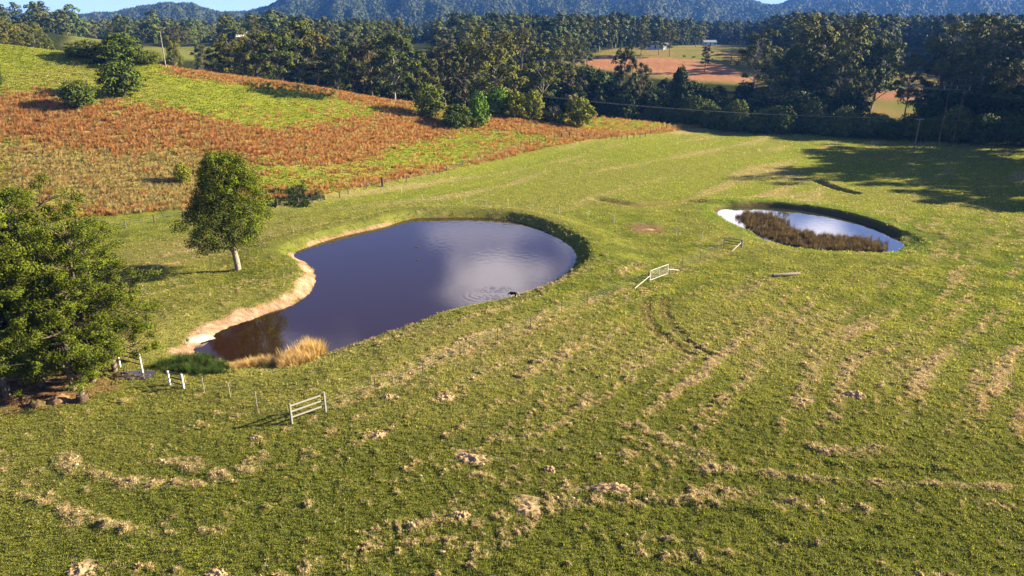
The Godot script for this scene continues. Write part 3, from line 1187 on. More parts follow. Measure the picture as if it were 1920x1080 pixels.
func build_trees() -> void:
	prepare_plants()
	# the lone tree by the pond
	var p := spot(447, 506)
	var lone := bush_meshes(401, 10.6, 15.2, 105, 190, 0.15, Color(0.072, 0.098, 0.010), 2.0, 0.36, Color(0.50, 0.43, 0.36))
	var w := Soup.new()
	var r := RandomNumberGenerator.new()
	r.seed = 402
	limb(w, r, Vector3(0, -0.4, 0), Vector3(-0.35, 3.2, 0), 0.40, 0.30, 0.0, Color(0.44, 0.37, 0.31), 10, 5)
	limb(w, r, Vector3(-0.35, 3.2, 0), Vector3(-0.9, 8.5, 0.2), 0.30, 0.14, 0.0, Color(0.50, 0.43, 0.36), 8, 5)
	limb(w, r, Vector3(-0.25, 2.4, 0), Vector3(0.9, 6.0, 0.4), 0.2, 0.1, 0.0, Color(0.50, 0.43, 0.36), 7, 5)
	limb(w, r, Vector3(-0.2, 2.2, 0), Vector3(-1.1, 4.0, 0.3), 0.17, 0.1, 0.0, Color(0.52, 0.45, 0.38), 7, 5)
	limb(w, r, Vector3(-0.7, 2.9, 0.25), Vector3(-1.9, 3.1, 0.5), 0.08, 0.05, 0.1, Color(0.62, 0.56, 0.5), 6, 4)
	lone[0] = w.mesh()
	var f := Soup.new()
	# egg-shaped crown of packed clumps, broader and heavier on the left below
	for k in 120:
		var v := (k + 0.5) / 120.0
		var t := k * 2.39996
		var hh := v
		var prof := sqrt(maxf(0.0, 1.0 - pow(absf(hh - 0.34) / (0.68 if hh > 0.34 else 0.5), 1.8)))
		var q := 4.75 * prof * r.randf_range(0.8, 1.02) * (1.0 - 0.12 * hh) * (0.92 + 0.55 * na.get_noise_3d(cos(t) * 40.0, hh * 90.0, sin(t) * 40.0))
		var c := Vector3(cos(t) * q - 0.35 + hh * 0.2 - 0.5 * smoothstep(0.3, 0.1, hh), 3.0 + 11.4 * hh, sin(t) * q)
		if hh < 0.12 and cos(t) > 0.3:
			c.y += 0.8
		var rr := r.randf_range(0.85, 1.35) * (0.65 + 0.35 * prof)
		leaf_clump(f, r, c, Vector3(rr, rr * 0.85, rr), 390, 0.10, Color(0.078, 0.106, 0.009) * r.randf_range(0.75, 1.25), 0.9, 0.2)
	for k in 14:
		leaf_clump(f, r, Vector3(r.randf_range(-2, 1), r.randf_range(5, 12), r.randf_range(-1.5, 1.5)), Vector3(1.7, 1.7, 1.7), 200, 0.2, Color(0.06, 0.075, 0.012), 0.8, 0.0)
	# the dead reddish spray on its shaded side
	leaf_clump(f, r, Vector3(-4.7, 7.4, 1.2), Vector3(0.7, 0.5, 0.6), 160, 0.11, Color(0.11, 0.055, 0.03), 0.8, 0.1)
	lone[1] = f.mesh()
	plant("paperbark_tree", lone, p, 0.0, Vector3.ONE, "lone egg-shaped green tree with a pale trunk on the grass beside the pond", "tree")

	# the stand of trees in the near left corner
	var near := [near_tree(501, 16.0, 4.3, 30), near_tree(502, 14.5, 4.0, 28), near_tree(503, 11.0, 3.5, 24)]
	for q in [
		[14, 742, 0, 1.06, 0.2, "big dark-crowned tree at the left edge of the near grove, lit only on top"],
		[82, 722, 1, 1.02, 2.2, "rounded near grove tree over the bare earth, its trunk base in shade"],
		[138, 730, 2, 0.90, 4.0, "near grove tree with a sunlit orange trunk base beside the bare earth"],
		[172, 716, 1, 0.98, 5.3, "outer near grove tree leaning its thin feathery crown towards the pond"],
		[40, 690, 0, 1.12, 3.1, "tallest tree at the back of the near grove, crown against the tan grass"],
		[118, 688, 0, 0.98, 1.1, "near grove tree with a long white upper trunk showing through the leaves"],
		[215, 694, 2, 0.86, 0.7, "slender pale-leaved tree at the pond side of the near grove"],
		[-60, 735, 1, 1.05, 2.9, "near grove tree mostly cut off by the left edge"],
	]:
		var s := spot(q[0], q[1])
		plant("grove_tree", near[q[2]], s, q[4], Vector3.ONE * q[3], q[5], "tree", "trees of the near grove")

	# named gums along the creek: column, top, distance, width factor, kind, label
	for q in [
		[936, 53, 236, 1.25, 4, "broad spreading gum with forked white trunk rising above the dark creek trees"],
		[1012, 78, 246, 0.95, 0, "pale gum crown just right of the broad white-trunked gum"],
		[742, 40, 240, 1.0, 2, "tall gum with bright pale trunk and limbs behind the yellow-green shrubs"],
		[700, 62, 246, 0.85, 1, "narrow gum touching the left side of the tall pale-limbed gum"],
		[662, 60, 250, 0.8, 3, "thin-crowned gum in the gap left of the pale-limbed gum"],
		[570, 36, 238, 1.0, 5, "highest gum of the dark clump above the hill crest, with yellowish top"],
		[530, 45, 232, 1.0, 2, "dense gum left of the highest one in the hill-crest clump"],
		[488, 52, 236, 0.95, 0, "gum in the middle of the hill-crest clump with layered dark foliage"],
		[448, 62, 228, 0.95, 4, "wide low gum in the hill-crest clump, hiding most of a white roof"],
		[418, 78, 226, 0.8, 5, "leftmost gum of the hill-crest clump beside the far green field"],
		[604, 46, 244, 0.9, 1, "brownish gum on the right shoulder of the hill-crest clump"],
		[636, 70, 236, 0.8, 2, "gum over the round shrub at the end of the hill-crest clump"],
		[345, 66, 216, 0.62, 4, "isolated dark bushy gum between the utility pole and the hill-crest clump"],
		[52, 34, 224, 1.0, 4, "tallest gum of the group at the far left of the hill crest"],
		[18, 48, 218, 0.9, 2, "dark gum at the left picture edge behind the green hill"],
		[92, 46, 228, 0.9, 0, "gum with pale limbs on the right of the far left group"],
		[118, 66, 226, 0.7, 5, "low gum at the right end of the far left group"],
		[-30, 40, 222, 0.9, 1, "gum half outside the left edge on the hill crest"],
		[830, 72, 262, 0.9, 1, "dark gum between the pale-limbed gum and the broad gum"],
		[872, 60, 258, 0.9, 3, "dark narrow gum behind the left side of the broad gum"],
		[790, 96, 252, 0.7, 5, "short dark gum below the far green field"],
		[1412, 50, 330, 0.85, 0, "grey-green gum with a white leaning trunk at the edge of the red field"],
		[1450, 84, 300, 0.85, 2, "bushy gum beside the leaning white-trunked gum"],
		[1532, 22, 284, 1.1, 4, "tallest dark gum with flat layered top on the right of the red field"],
		[1482, 66, 278, 0.95, 2, "gum leaning over the hedge left of the tallest layered gum"],
		[1566, 84, 272, 0.95, 0, "yellow-tipped gum in front of the tallest layered gum, with a long white trunk"],
		[1598, 50, 290, 0.9, 5, "dense gum on the right shoulder of the tallest layered gum"],
		[1448, 120, 276, 0.7, 3, "low thin gum with bare pale stems above the hedge"],
		[1636, 56, 290, 0.9, 2, "grey-green gum with two white trunks standing in the tan field"],
		[1622, 128, 270, 0.6, 5, "small bright-leaved gum at the edge of the tan field"],
		[1702, 88, 262, 0.62, 1, "open dark tree with a bare forked trunk in the tan and red field"],
		[1758, 78, 264, 0.9, 3, "dark gum with many bare stems behind the tall twin poles"],
		[1800, 40, 262, 1.0, 4, "broad olive gum above the tall twin poles"],
		[1848, 24, 258, 1.05, 0, "highest gum of the group at the right, with a pale crooked limb"],
		[1892, 20, 250, 1.05, 2, "dark tall gum near the right edge behind the paddock"],
		[1935, 26, 240, 1.05, 1, "tall gum cut by the right edge behind the paddock"],
		[1830, 100, 240, 0.85, 5, "lower dark gum in front of the right group"],
		[1890, 110, 228, 0.85, 4, "lower spreading gum nearest the right edge"],
		[1780, 130, 246, 0.7, 1, "thin gum between the poles with a smooth blue-grey trunk"],
	]:
		var t := tree_to(q[0], q[1], q[2])
		var k: float = t[1] / 30.0
		plant("gum_tree", gums[q[4]], t[0], q[0] * 0.37, Vector3(q[3], 1.0, q[3]) * k, q[5], "tree", "gum trees along the creek")
	# the trees that continue the belt round the paddock on the right and shade it
	var belt := [[160, 204], [156, 196], [153, 187], [150, 178], [149, 169], [152, 160], [156, 150], [160, 141], [166, 132], [164, 190], [166, 176], [168, 163], [174, 150], [182, 138], [176, 200], [182, 184], [186, 168], [176, 122], [190, 126], [170, 212]]
	for k in belt.size():
		var x: float = belt[k][0]
		var d: float = belt[k][1]
		plant("gum_tree", gums[k % 6], Vector3(x, land(x, d), -d), k * 1.3, Vector3(1.02, 1.0, 1.02) * (1.02 + 0.06 * (k % 5)), "gum tree of the dark belt right of the paddock", "tree", "gum trees in the belt right of the paddock")


func near_tree(seed_: int, h: float, spread: float, n: int) -> Array:
	var r := RandomNumberGenerator.new()
	r.seed = seed_
	var w := Soup.new()
	var f := Soup.new()
	var bark := Color(0.22, 0.18, 0.145)
	var top := Vector3(r.randf_range(-0.6, 0.6), h * 0.9, r.randf_range(-0.6, 0.6))
	limb(w, r, Vector3(0, -0.4, 0), top * Vector3(0.5, 0.45, 0.5), 0.27, 0.2, 0.0, bark, 9, 6)
	limb(w, r, top * Vector3(0.5, 0.45, 0.5), top, 0.19, 0.04, 0.0, bark, 7, 6)
	for k in n:
		var t := (k + 0.4) / float(n)
		var start := Vector3(top.x * t, h * lerpf(0.07, 0.84, t), top.z * t)
		var ang := k * 2.4 + r.randf_range(-0.4, 0.4)
		var reach := spread * sin(lerpf(0.95, 2.75, t)) * r.randf_range(0.8, 1.15)
		var tip := start + Vector3(cos(ang) * reach, h * 0.10 * r.randf_range(0.4, 1.5), sin(ang) * reach)
		limb(w, r, start, tip, 0.085, 0.025, -0.1, bark * 0.8, 6, 5)
		for q in r.randi_range(5, 7):
			var c := start.lerp(tip, r.randf_range(0.5, 1.2)) + rand_dir(r) * spread * 0.36
			limb(w, r, start.lerp(tip, 0.5), c, 0.03, 0.01, 0.0, bark * 0.7, 4, 3)
			var rr := r.randf_range(0.42, 0.98) * spread / 3.9
			leaf_clump(f, r, c, Vector3(rr, rr * r.randf_range(0.45, 0.95), rr) * r.randf_range(0.8, 1.25), 330, 0.072, Color(0.078, 0.104, 0.011) * r.randf_range(0.75, 1.25), 0.95, 0.0)
	return [w.mesh(), f.mesh()]


# ---------------------------------------------------------------- shrubs
func shrub(q: Array) -> void:
	# column, foot, width and height in photograph pixels, kind, label
	var p := spot(q[0], q[1])
	var k := depth_of(p) / FOCAL
	var wide: float = q[2] * k * 1.16 / 8.0
	var high: float = q[3] * k * 1.04 / 7.0
	plant("shrub", bushes[q[4]], p + Vector3(0, -0.1, 0), q[0] * 0.71, Vector3(wide, high, wide), q[5], "shrub", "shrubs on the hill and along its crest", "foliage", "stem")


func build_shrubs() -> void:
	for q in [
		[232, 181, 72, 66, 0, "larger round dark green shrub standing alone on the open green slope"],
		[150, 204, 62, 52, 0, "smaller dark shrub at the top of the red grass, left of the larger round one"],
		[-6, 166, 28, 46, 0, "shrub sliced by the left edge on the green slope"],
		[228, 118, 68, 54, 0, "dense dome-shaped bush on the hill crest left of the utility pole"],
		[165, 108, 74, 32, 2, "long low olive bush on the crest left of the dome-shaped bush"],
		[140, 108, 34, 18, 1, "small bright bush at the foot of the olive crest bush"],
		[280, 121, 50, 26, 2, "low grey-green bush between the dome-shaped bush and the utility pole"],
		[345, 344, 32, 40, 1, "small shrub with a dead branch behind the lone tree"],
		[1086, 238, 60, 54, 1, "yellow-green rounded shrub at the low end of the hill beside the creek"],
		[806, 221, 60, 62, 2, "olive shrub in the clump of three on the red slope"],
		[856, 241, 54, 46, 0, "dark low shrub in front of the clump of three on the red slope"],
		[896, 239, 46, 66, 3, "bright green upright shrub in the clump of three on the red slope"],
		[770, 182, 62, 48, 1, "yellow-green shrub on the crest above the clump of three"],
		[690, 168, 62, 54, 1, "tall yellow-green shrub on the crest below the pale-limbed gum"],
		[652, 164, 30, 34, 3, "narrow shrub tucked left of the tall yellow-green crest shrub"],
		[606, 154, 60, 40, 2, "round dull green shrub on the crest below the dark gum clump"],
		[730, 172, 38, 34, 1, "small shrub between the two yellow-green crest shrubs"],
		[746, 174, 12, 12, 0, "tiny dark bush on the crest strip of red grass"],
		[857, 200, 28, 30, 2, "small pale shrub above the clump of three"],
		[932, 214, 52, 50, 3, "green shrub at the left of the row behind the red strip"],
		[966, 222, 46, 50, 1, "lumpy shrub in the middle of the row behind the red strip"],
		[1000, 224, 44, 54, 1, "pointed shrub at the right of the row behind the red strip"],
		[938, 214, 26, 24, 2, "grey-leaved small shrub in front of the row behind the red strip"],
		[1026, 229, 28, 22, 0, "small dark bush left of the dead shrub"],
		[1049, 231, 24, 24, 3, "small green bush right of the dead shrub"],
		[892, 196, 52, 56, 2, "large shaded shrub behind the bright green upright shrub"],
		[562, 152, 40, 22, 0, "low dark shrub at the left of the round dull green crest shrub"],
		[327, 121, 34, 18, 0, "low dark bush at the foot of the isolated bushy gum"],
	]:
		shrub(q)
	# the bare dead shrub
	var p := spot(1038, 228)
	var r := RandomNumberGenerator.new()
	r.seed = 61
	var s := Soup.new()
	for k in 16:
		var t := r.randf() * TAU
		var tip := Vector3(cos(t) * r.randf_range(0.6, 2.6), r.randf_range(2.4, 4.8), sin(t) * r.randf_range(0.4, 1.6))
		limb(s, r, Vector3(cos(t), 0, sin(t)) * 0.2, tip, 0.09, 0.03, 0.2, Color(0.36, 0.32, 0.29), 5, 5)
		for q in 3:
			limb(s, r, tip * r.randf_range(0.5, 0.8), tip + rand_dir(r) * 0.9, 0.035, 0.015, 0.0, Color(0.40, 0.36, 0.33), 4, 3)
	var o := part("dead_shrub", s.mesh(), M.bark, self, p)
	tag(o, "bare grey dead shrub with upright branches between two small green bushes", "shrub")
	# understorey: hedge of bushes along the far edge of the paddock, column, foot, height in pixels
	r.seed = 62
	for k in 46:
		var px := 1200.0 + k * 17.0 + r.randf_range(-5, 5)
		var foot_y := lerpf(222.0, 282.0, (px - 1200.0) / 720.0) - (8.0 if px < 1300.0 else 4.0)
		var d := lerpf(262.0, 212.0, clampf((px - 1200.0) / 720.0, 0, 1)) + r.randf_range(-2, 7)
		var x := column(px, d)
		var h := r.randf_range(4.5, 12.0) * (0.8 if px > 1590.0 and px < 1780.0 else 1.0)
		plant("hedge_bush", bushes[[0, 2, 0, 2][k % 4]], Vector3(x, land(x, d) - 0.2, -d), r.randf() * TAU, Vector3(1.25, h / 7.0, 1.25), "dark shaded bush of the thick hedge along the far edge of the paddock", "bush", "bushes of the hedge along the far paddock edge", "foliage", "stem")
	# broad dark trees along the creek
	for k in 58:
		var px := 480.0 + k * 16.4 + r.randf_range(-6, 6)
		var row := k % 3
		var d := lerpf(232.0, 276.0, clampf((px - 480.0) / 560.0, 0, 1)) + row * 11.0
		if px > 1000.0:
			d = lerpf(268.0, 282.0, clampf((px - 1000.0) / 420.0, 0, 1)) + row * 10.0
		var top := lerpf(128.0, 172.0, clampf((px - 480.0) / 420.0, 0, 1))
		if px > 900.0:
			top = lerpf(150.0, 118.0, clampf((px - 900.0) / 110.0, 0, 1))
		if px > 1060.0:
			top = lerpf(122.0, 150.0, clampf((px - 1060.0) / 240.0, 0, 1))
		if px > 1300.0:
			top = 152.0
		top += (2 - row) * 15.0 + r.randf_range(-4, 8)
		var t := tree_to(px, top, d)
		if t[1] < 4.0:
			continue
		var m := k % 4
		var hh := [14.0, 15.0, 12.0, 16.0]
		var sc: float = t[1] / hh[m]
		plant("creek_tree", broads[m], t[0], r.randf() * TAU, Vector3(maxf(sc, 0.8), sc, maxf(sc, 0.8)), "broad dark green tree in the unbroken canopy along the creek", "tree", "broad dark trees along the creek")
	# dark trees that fill the belt under the right-hand gums
	for k in 34:
		var px := 1400.0 + k * 16.5 + r.randf_range(-6, 6)
		if px > 1612.0 and px < 1745.0:
			continue
		var d := lerpf(262.0, 226.0, clampf((px - 1400.0) / 520.0, 0, 1)) + (k % 3) * 6.0
		var t := tree_to(px, lerpf(188.0, 158.0, clampf((px - 1400.0) / 450.0, 0, 1)) + r.randf_range(-16, 18), d)
		var m := k % 4
		var sc: float = t[1] / [14.0, 15.0, 12.0, 16.0][m]
		plant("creek_tree", broads[m], t[0], r.randf() * TAU, Vector3(maxf(sc, 0.8), sc, maxf(sc, 0.8)), "dark leafy tree filling the shaded belt under the right-hand gums", "tree", "dark trees under the right-hand gums")
	var t := tree_to(1272, 118, 262)
	plant("creek_tree", broads[3], t[0], 0.4, Vector3(0.95, t[1] / 16.0, 0.95), "dark cone-topped tree standing above the creek canopy before the red field", "tree")
	t = tree_to(1165, 70, 275)
	plant("gum_tree", gums[3], t[0], 0.4, Vector3(0.72, t[1] / 30.0, 0.72), "open-crowned gum with dark leaf clumps in front of the red field", "tree")
	t = tree_to(1205, 108, 280)
	plant("gum_tree", gums[1], t[0], 2.4, Vector3(0.5, t[1] / 30.0, 0.5), "small thin gum in front of the red field, right of the open-crowned gum", "tree")
	for q in [[1252, 40, 470, 0, "pair-trunked tall gum on the green rise right of the far house"], [1318, 80, 400, 3, "small dark upright tree alone on the green rise above the red field"], [1300, 45, 560, 2, "tall grey gum at the back of the green rise"],
		[1232, 46, 480, 2, "leafy gum right beside the far house"], [1199, 52, 470, 0, "gum with a white trunk foot left of the far house"], [1100, 62, 410, 5, "gum with paired white trunks at the left tip of the red field"], [388, 76, 330, 3, "tiny lone tree in the far green field"]]:
		t = tree_to(q[0], q[1], q[2])
		var k: float = t[1] / 30.0
		plant("gum_tree", gums[q[3]], t[0], q[0] * 0.3, Vector3.ONE * k, q[4], "tree")


# ---------------------------------------------------------------- the forest behind
func in_window(px: float, top: float, foot_y: float, d: float) -> bool:
	# clearings: nothing tall grows between the paddock and the fields that the drone looks down on
	for w in [[1078, 1425, 84, 156, 420], [1235, 1390, 62, 120, 640], [1590, 1820, 142, 225, 330], [255, 425, 82, 116, 470], [128, 214, 74, 92, 470], [757, 815, 58, 92, 720], [1212, 1248, 76, 100, 530], [1668, 1745, 72, 92, 560], [1310, 1345, 46, 64, 650], [440, 470, 60, 72, 560]]:
		if d < w[4] and px > w[0] and px < w[1] and foot_y > w[2] and top < w[3]:
			return true
	return false


func build_forest() -> void:
	var r := RandomNumberGenerator.new()
	r.seed = 71
	var made := 0
	var tries := 0
	var taken: Array[Vector2] = []
	while made < 210 and tries < 6000:
		tries += 1
		var px := r.randf_range(-60.0, 1980.0)
		var d := lerpf(262.0, 560.0, pow(r.randf(), 0.8))
		var x := column(px, d)
		if x < 60.0 and uphill(Vector2(x, d)) > 0.0 and d < 262.0 + (70.0 if px < 900.0 else 0.0):
			if d < 250.0:
				continue
		var y := land(x, d)
		var h := r.randf_range(17.0, 28.0) * (0.74 if px < 700.0 else 1.0)
		var a := seen_at(Vector3(x, y, -d))
		var b := seen_at(Vector3(x, y + h, -d))
		if b.y < 26.0 or inside("field", Vector2(x, d), 1.0) > 0.3 or inside("redfield", Vector2(x, d), 1.0) > 0.2 or in_window(px, b.y, a.y, d):
			continue
		var ok := true
		for q in taken:
			if q.distance_squared_to(Vector2(x, d)) < 52.0:
				ok = false
				break
		if not ok:
			continue
		taken.append(Vector2(x, d))
		var k := h / 30.0
		plant("forest_tree", gums[r.randi() % 6], Vector3(x, y, -d), r.randf() * TAU, Vector3(k * r.randf_range(0.9, 1.25), k, k * r.randf_range(0.9, 1.25)), "tall eucalypt in the mixed forest behind the creek and the far fields", "tree", "eucalypts of the forest behind the creek")
		made += 1
	# farther off the forest reads as one mass
	var f := Soup.new()
	r.seed = 72
	for k in 13:
		var t := k * 2.4
		var v := k / 12.0
		var q := 3.4 * sin(lerpf(0.5, 2.7, v)) * r.randf_range(0.6, 1.1)
		var rr := r.randf_range(2.0, 2.9)
		leaf_clump(f, r, Vector3(cos(t) * q, 5.5 + v * 15.5, sin(t) * q), Vector3(rr, rr * 0.8, rr), 44, 0.8, Color(1, 1, 1), 0.5, 0.4, -0.5)
	for k in 3:
		f.tube([Vector3(k - 1, 0, 0), Vector3((k - 1) * 1.4, 11, 0.3)], [0.3, 0.2], 4, Color(1.3, 1.0, 1.0), false)
	var mesh := f.mesh()
	for band in [[420.0, 800.0, 6000, "nearer grey-green eucalypt forest that fills the middle distance"], [800.0, 1700.0, 11000, "farther blue-green eucalypt forest below the hills"]]:
		var where: Array[Transform3D] = []
		var tints := PackedColorArray()
		for q in band[2]:
			var d: float = sqrt(lerpf(band[0] * band[0], band[1] * band[1], r.randf()))
			var x := r.randf_range(-0.86, 0.86) * d
			if inside("field", Vector2(x, d), 2.0) > 0.25 or inside("redfield", Vector2(x, d), 2.0) > 0.2:
				continue
			if d < 560.0 and r.randf() < 0.35:
				continue
			var y := land(x, d)
			var h := r.randf_range(15.0, 27.0) * (0.82 if x < -0.12 * d else 1.0)
			var a := seen_at(Vector3(x, y, -d))
			var b := seen_at(Vector3(x, y + h, -d))
			if in_window(a.x, b.y, a.y, d):
				continue
			var k := h / 23.0
			var kk := k * r.randf_range(0.9, 1.35)
			where.append(Transform3D(Basis(Vector3.UP, r.randf() * TAU).scaled(Vector3(kk, k, kk)), Vector3(x, y - 1.0, -d)))
			var g := r.randf_range(0.7, 1.3)
			tints.append(Color(0.064 * g * r.randf_range(0.85, 1.2), 0.084 * g, 0.024 * g))
		scatter("forest", mesh, M.leaf, where, tints, band[3], "forest")
	# tree crowns that roughen the hills
	var c := Soup.new()
	leaf_clump(c, r, Vector3.ZERO, Vector3(1, 0.8, 1), 26, 0.62, Color(1, 1, 1), 0.35, 0.7, -0.2)
	var cm := c.mesh()
	var where: Array[Transform3D] = []
	var tints := PackedColorArray()
	for q in 80000:
		var px := r.randf_range(-120.0, 2040.0)
		var rc := crest_range(px)
		var rr := rc * r.randf_range(0.5, 1.04)
		var dir := ray(px, 80.0)
		var flat := Vector2(dir.x, dir.z).normalized()
		var y := hill_height(px, rr)
		if y < 42.0:
			continue
		var k := r.randf_range(3.6, 7.0) * rc / 2600.0
		where.append(Transform3D(Basis(Vector3.UP, r.randf() * TAU).scaled(Vector3(k, k * r.randf_range(0.9, 1.5), k)), Vector3(flat.x * rr, y + 3.0, flat.y * rr)))
		var g := r.randf_range(0.65, 1.35)
		tints.append(Color(0.044 * g, 0.058 * g, 0.024 * g))
	scatter("hill_forest", cm, M.leaf, where, tints, "blue hazy forest covering the skyline hills", "forest")


# ---------------------------------------------------------------- which one of many
func ordinal(n: int) -> String:
	var small := ["", "first", "second", "third", "fourth", "fifth", "sixth", "seventh", "eighth", "ninth", "tenth", "eleventh", "twelfth", "thirteenth", "fourteenth", "fifteenth", "sixteenth", "seventeenth", "eighteenth", "nineteenth"]
	if n < 20:
		return small[n]
	var tens := ["", "", "twent", "thirt", "fort", "fift", "sixt", "sevent", "eight", "ninet"]
	if n % 10 == 0:
		return tens[n / 10] + "ieth"
	return tens[n / 10] + "y-" + small[n % 10]


func left_to_right(list: Array) -> Array:
	list.sort_custom(func(a: Node3D, b: Node3D) -> bool: return seen_at(a.position).x < seen_at(b.position).x)
	return list


func tell_apart() -> void:
	var sets := {}
	for o in get_children():
		if o is Node3D and o.has_meta("group"):
			var g: String = o.get_meta("group")
			if not sets.has(g):
				sets[g] = []
			sets[g].append(o)
	for q in [["bushes of the hedge along the far paddock edge", "shaded bush of the hedge along the far paddock edge, %s from its left end"], ["broad dark trees along the creek", "broad dark tree in the canopy along the creek, %s counted from the left"], ["dark trees under the right-hand gums", "dark leafy tree under the right-hand gums, %s counted from the left"]]:
		var k := 1
		for o in left_to_right(sets[q[0]]):
			if not (o.get_meta("label") as String).contains("cone"):
				o.set_meta("label", q[1] % ordinal(k))
				k += 1
	# the forest, told by what stands before it
	var marks := [[120, "behind the far left hill-crest gums"], [420, "beyond the far green field left"], [640, "behind the dark hill-crest clump"], [800, "behind the tall pale-limbed gum"], [1040, "behind the broad white-trunked gum"], [1250, "above the left half of the red field"], [1420, "above the right half of the red field"], [1650, "behind the tallest layered gum"], [1800, "beyond the tan and red field"], [9999, "behind the right-hand gums"]]
	var count := {}
	for o in left_to_right(sets["eucalypts of the forest behind the creek"]):
		for m in marks:
			if seen_at(o.position).x < m[0]:
				count[m[1]] = count.get(m[1], 0) + 1
				o.set_meta("label", "forest eucalypt %s, %s from the left" % [m[1], ordinal(count[m[1]])])
				break


# ---------------------------------------------------------------- grass
func tuft_mesh(seed_: int, blades: int, wide: float, high: float, spread: float, bend: float, tip_dark := 1.0) -> ArrayMesh:
	# unit tuft: flat tapering blades leaning out of one root
	var r := RandomNumberGenerator.new()
	r.seed = seed_
	var s := Soup.new()
	for k in blades:
		var t := TAU * (k + r.randf()) / blades
		var out := Vector3(cos(t), 0, sin(t))
		var side := Vector3(-out.z, 0, out.x)
		var root := out * r.randf() * spread
		var h := high * r.randf_range(0.6, 1.1)
		var lean := bend * r.randf_range(0.4, 1.3) * h
		var tip := root + out * lean + Vector3(0, h, 0)
		var mid := root + out * lean * 0.35 + Vector3(0, h * 0.6, 0)
		var w := wide * r.randf_range(0.7, 1.3)
		var nn := (Vector3(0, 0.8, 0) - out * 0.45).normalized()
		var f := r.randf_range(0.8, 1.2)
		var c := Color(f, f, f)
		s.tri(root - side * w, root + side * w, mid + side * w * 0.7, nn, c)
		s.tri(root - side * w, mid + side * w * 0.7, mid - side * w * 0.7, nn, c)
		s.tri(mid - side * w * 0.7, mid + side * w * 0.7, tip, nn, c * tip_dark)
	return s.mesh()


func sow(r: RandomNumberGenerator, d0: float, d1: float, count: int, half: float) -> Vector2:
	var d := sqrt(lerpf(d0 * d0, d1 * d1, r.randf()))
	return Vector2(r.randf_range(-half, half) * (d * 0.94 + 9.0), d)


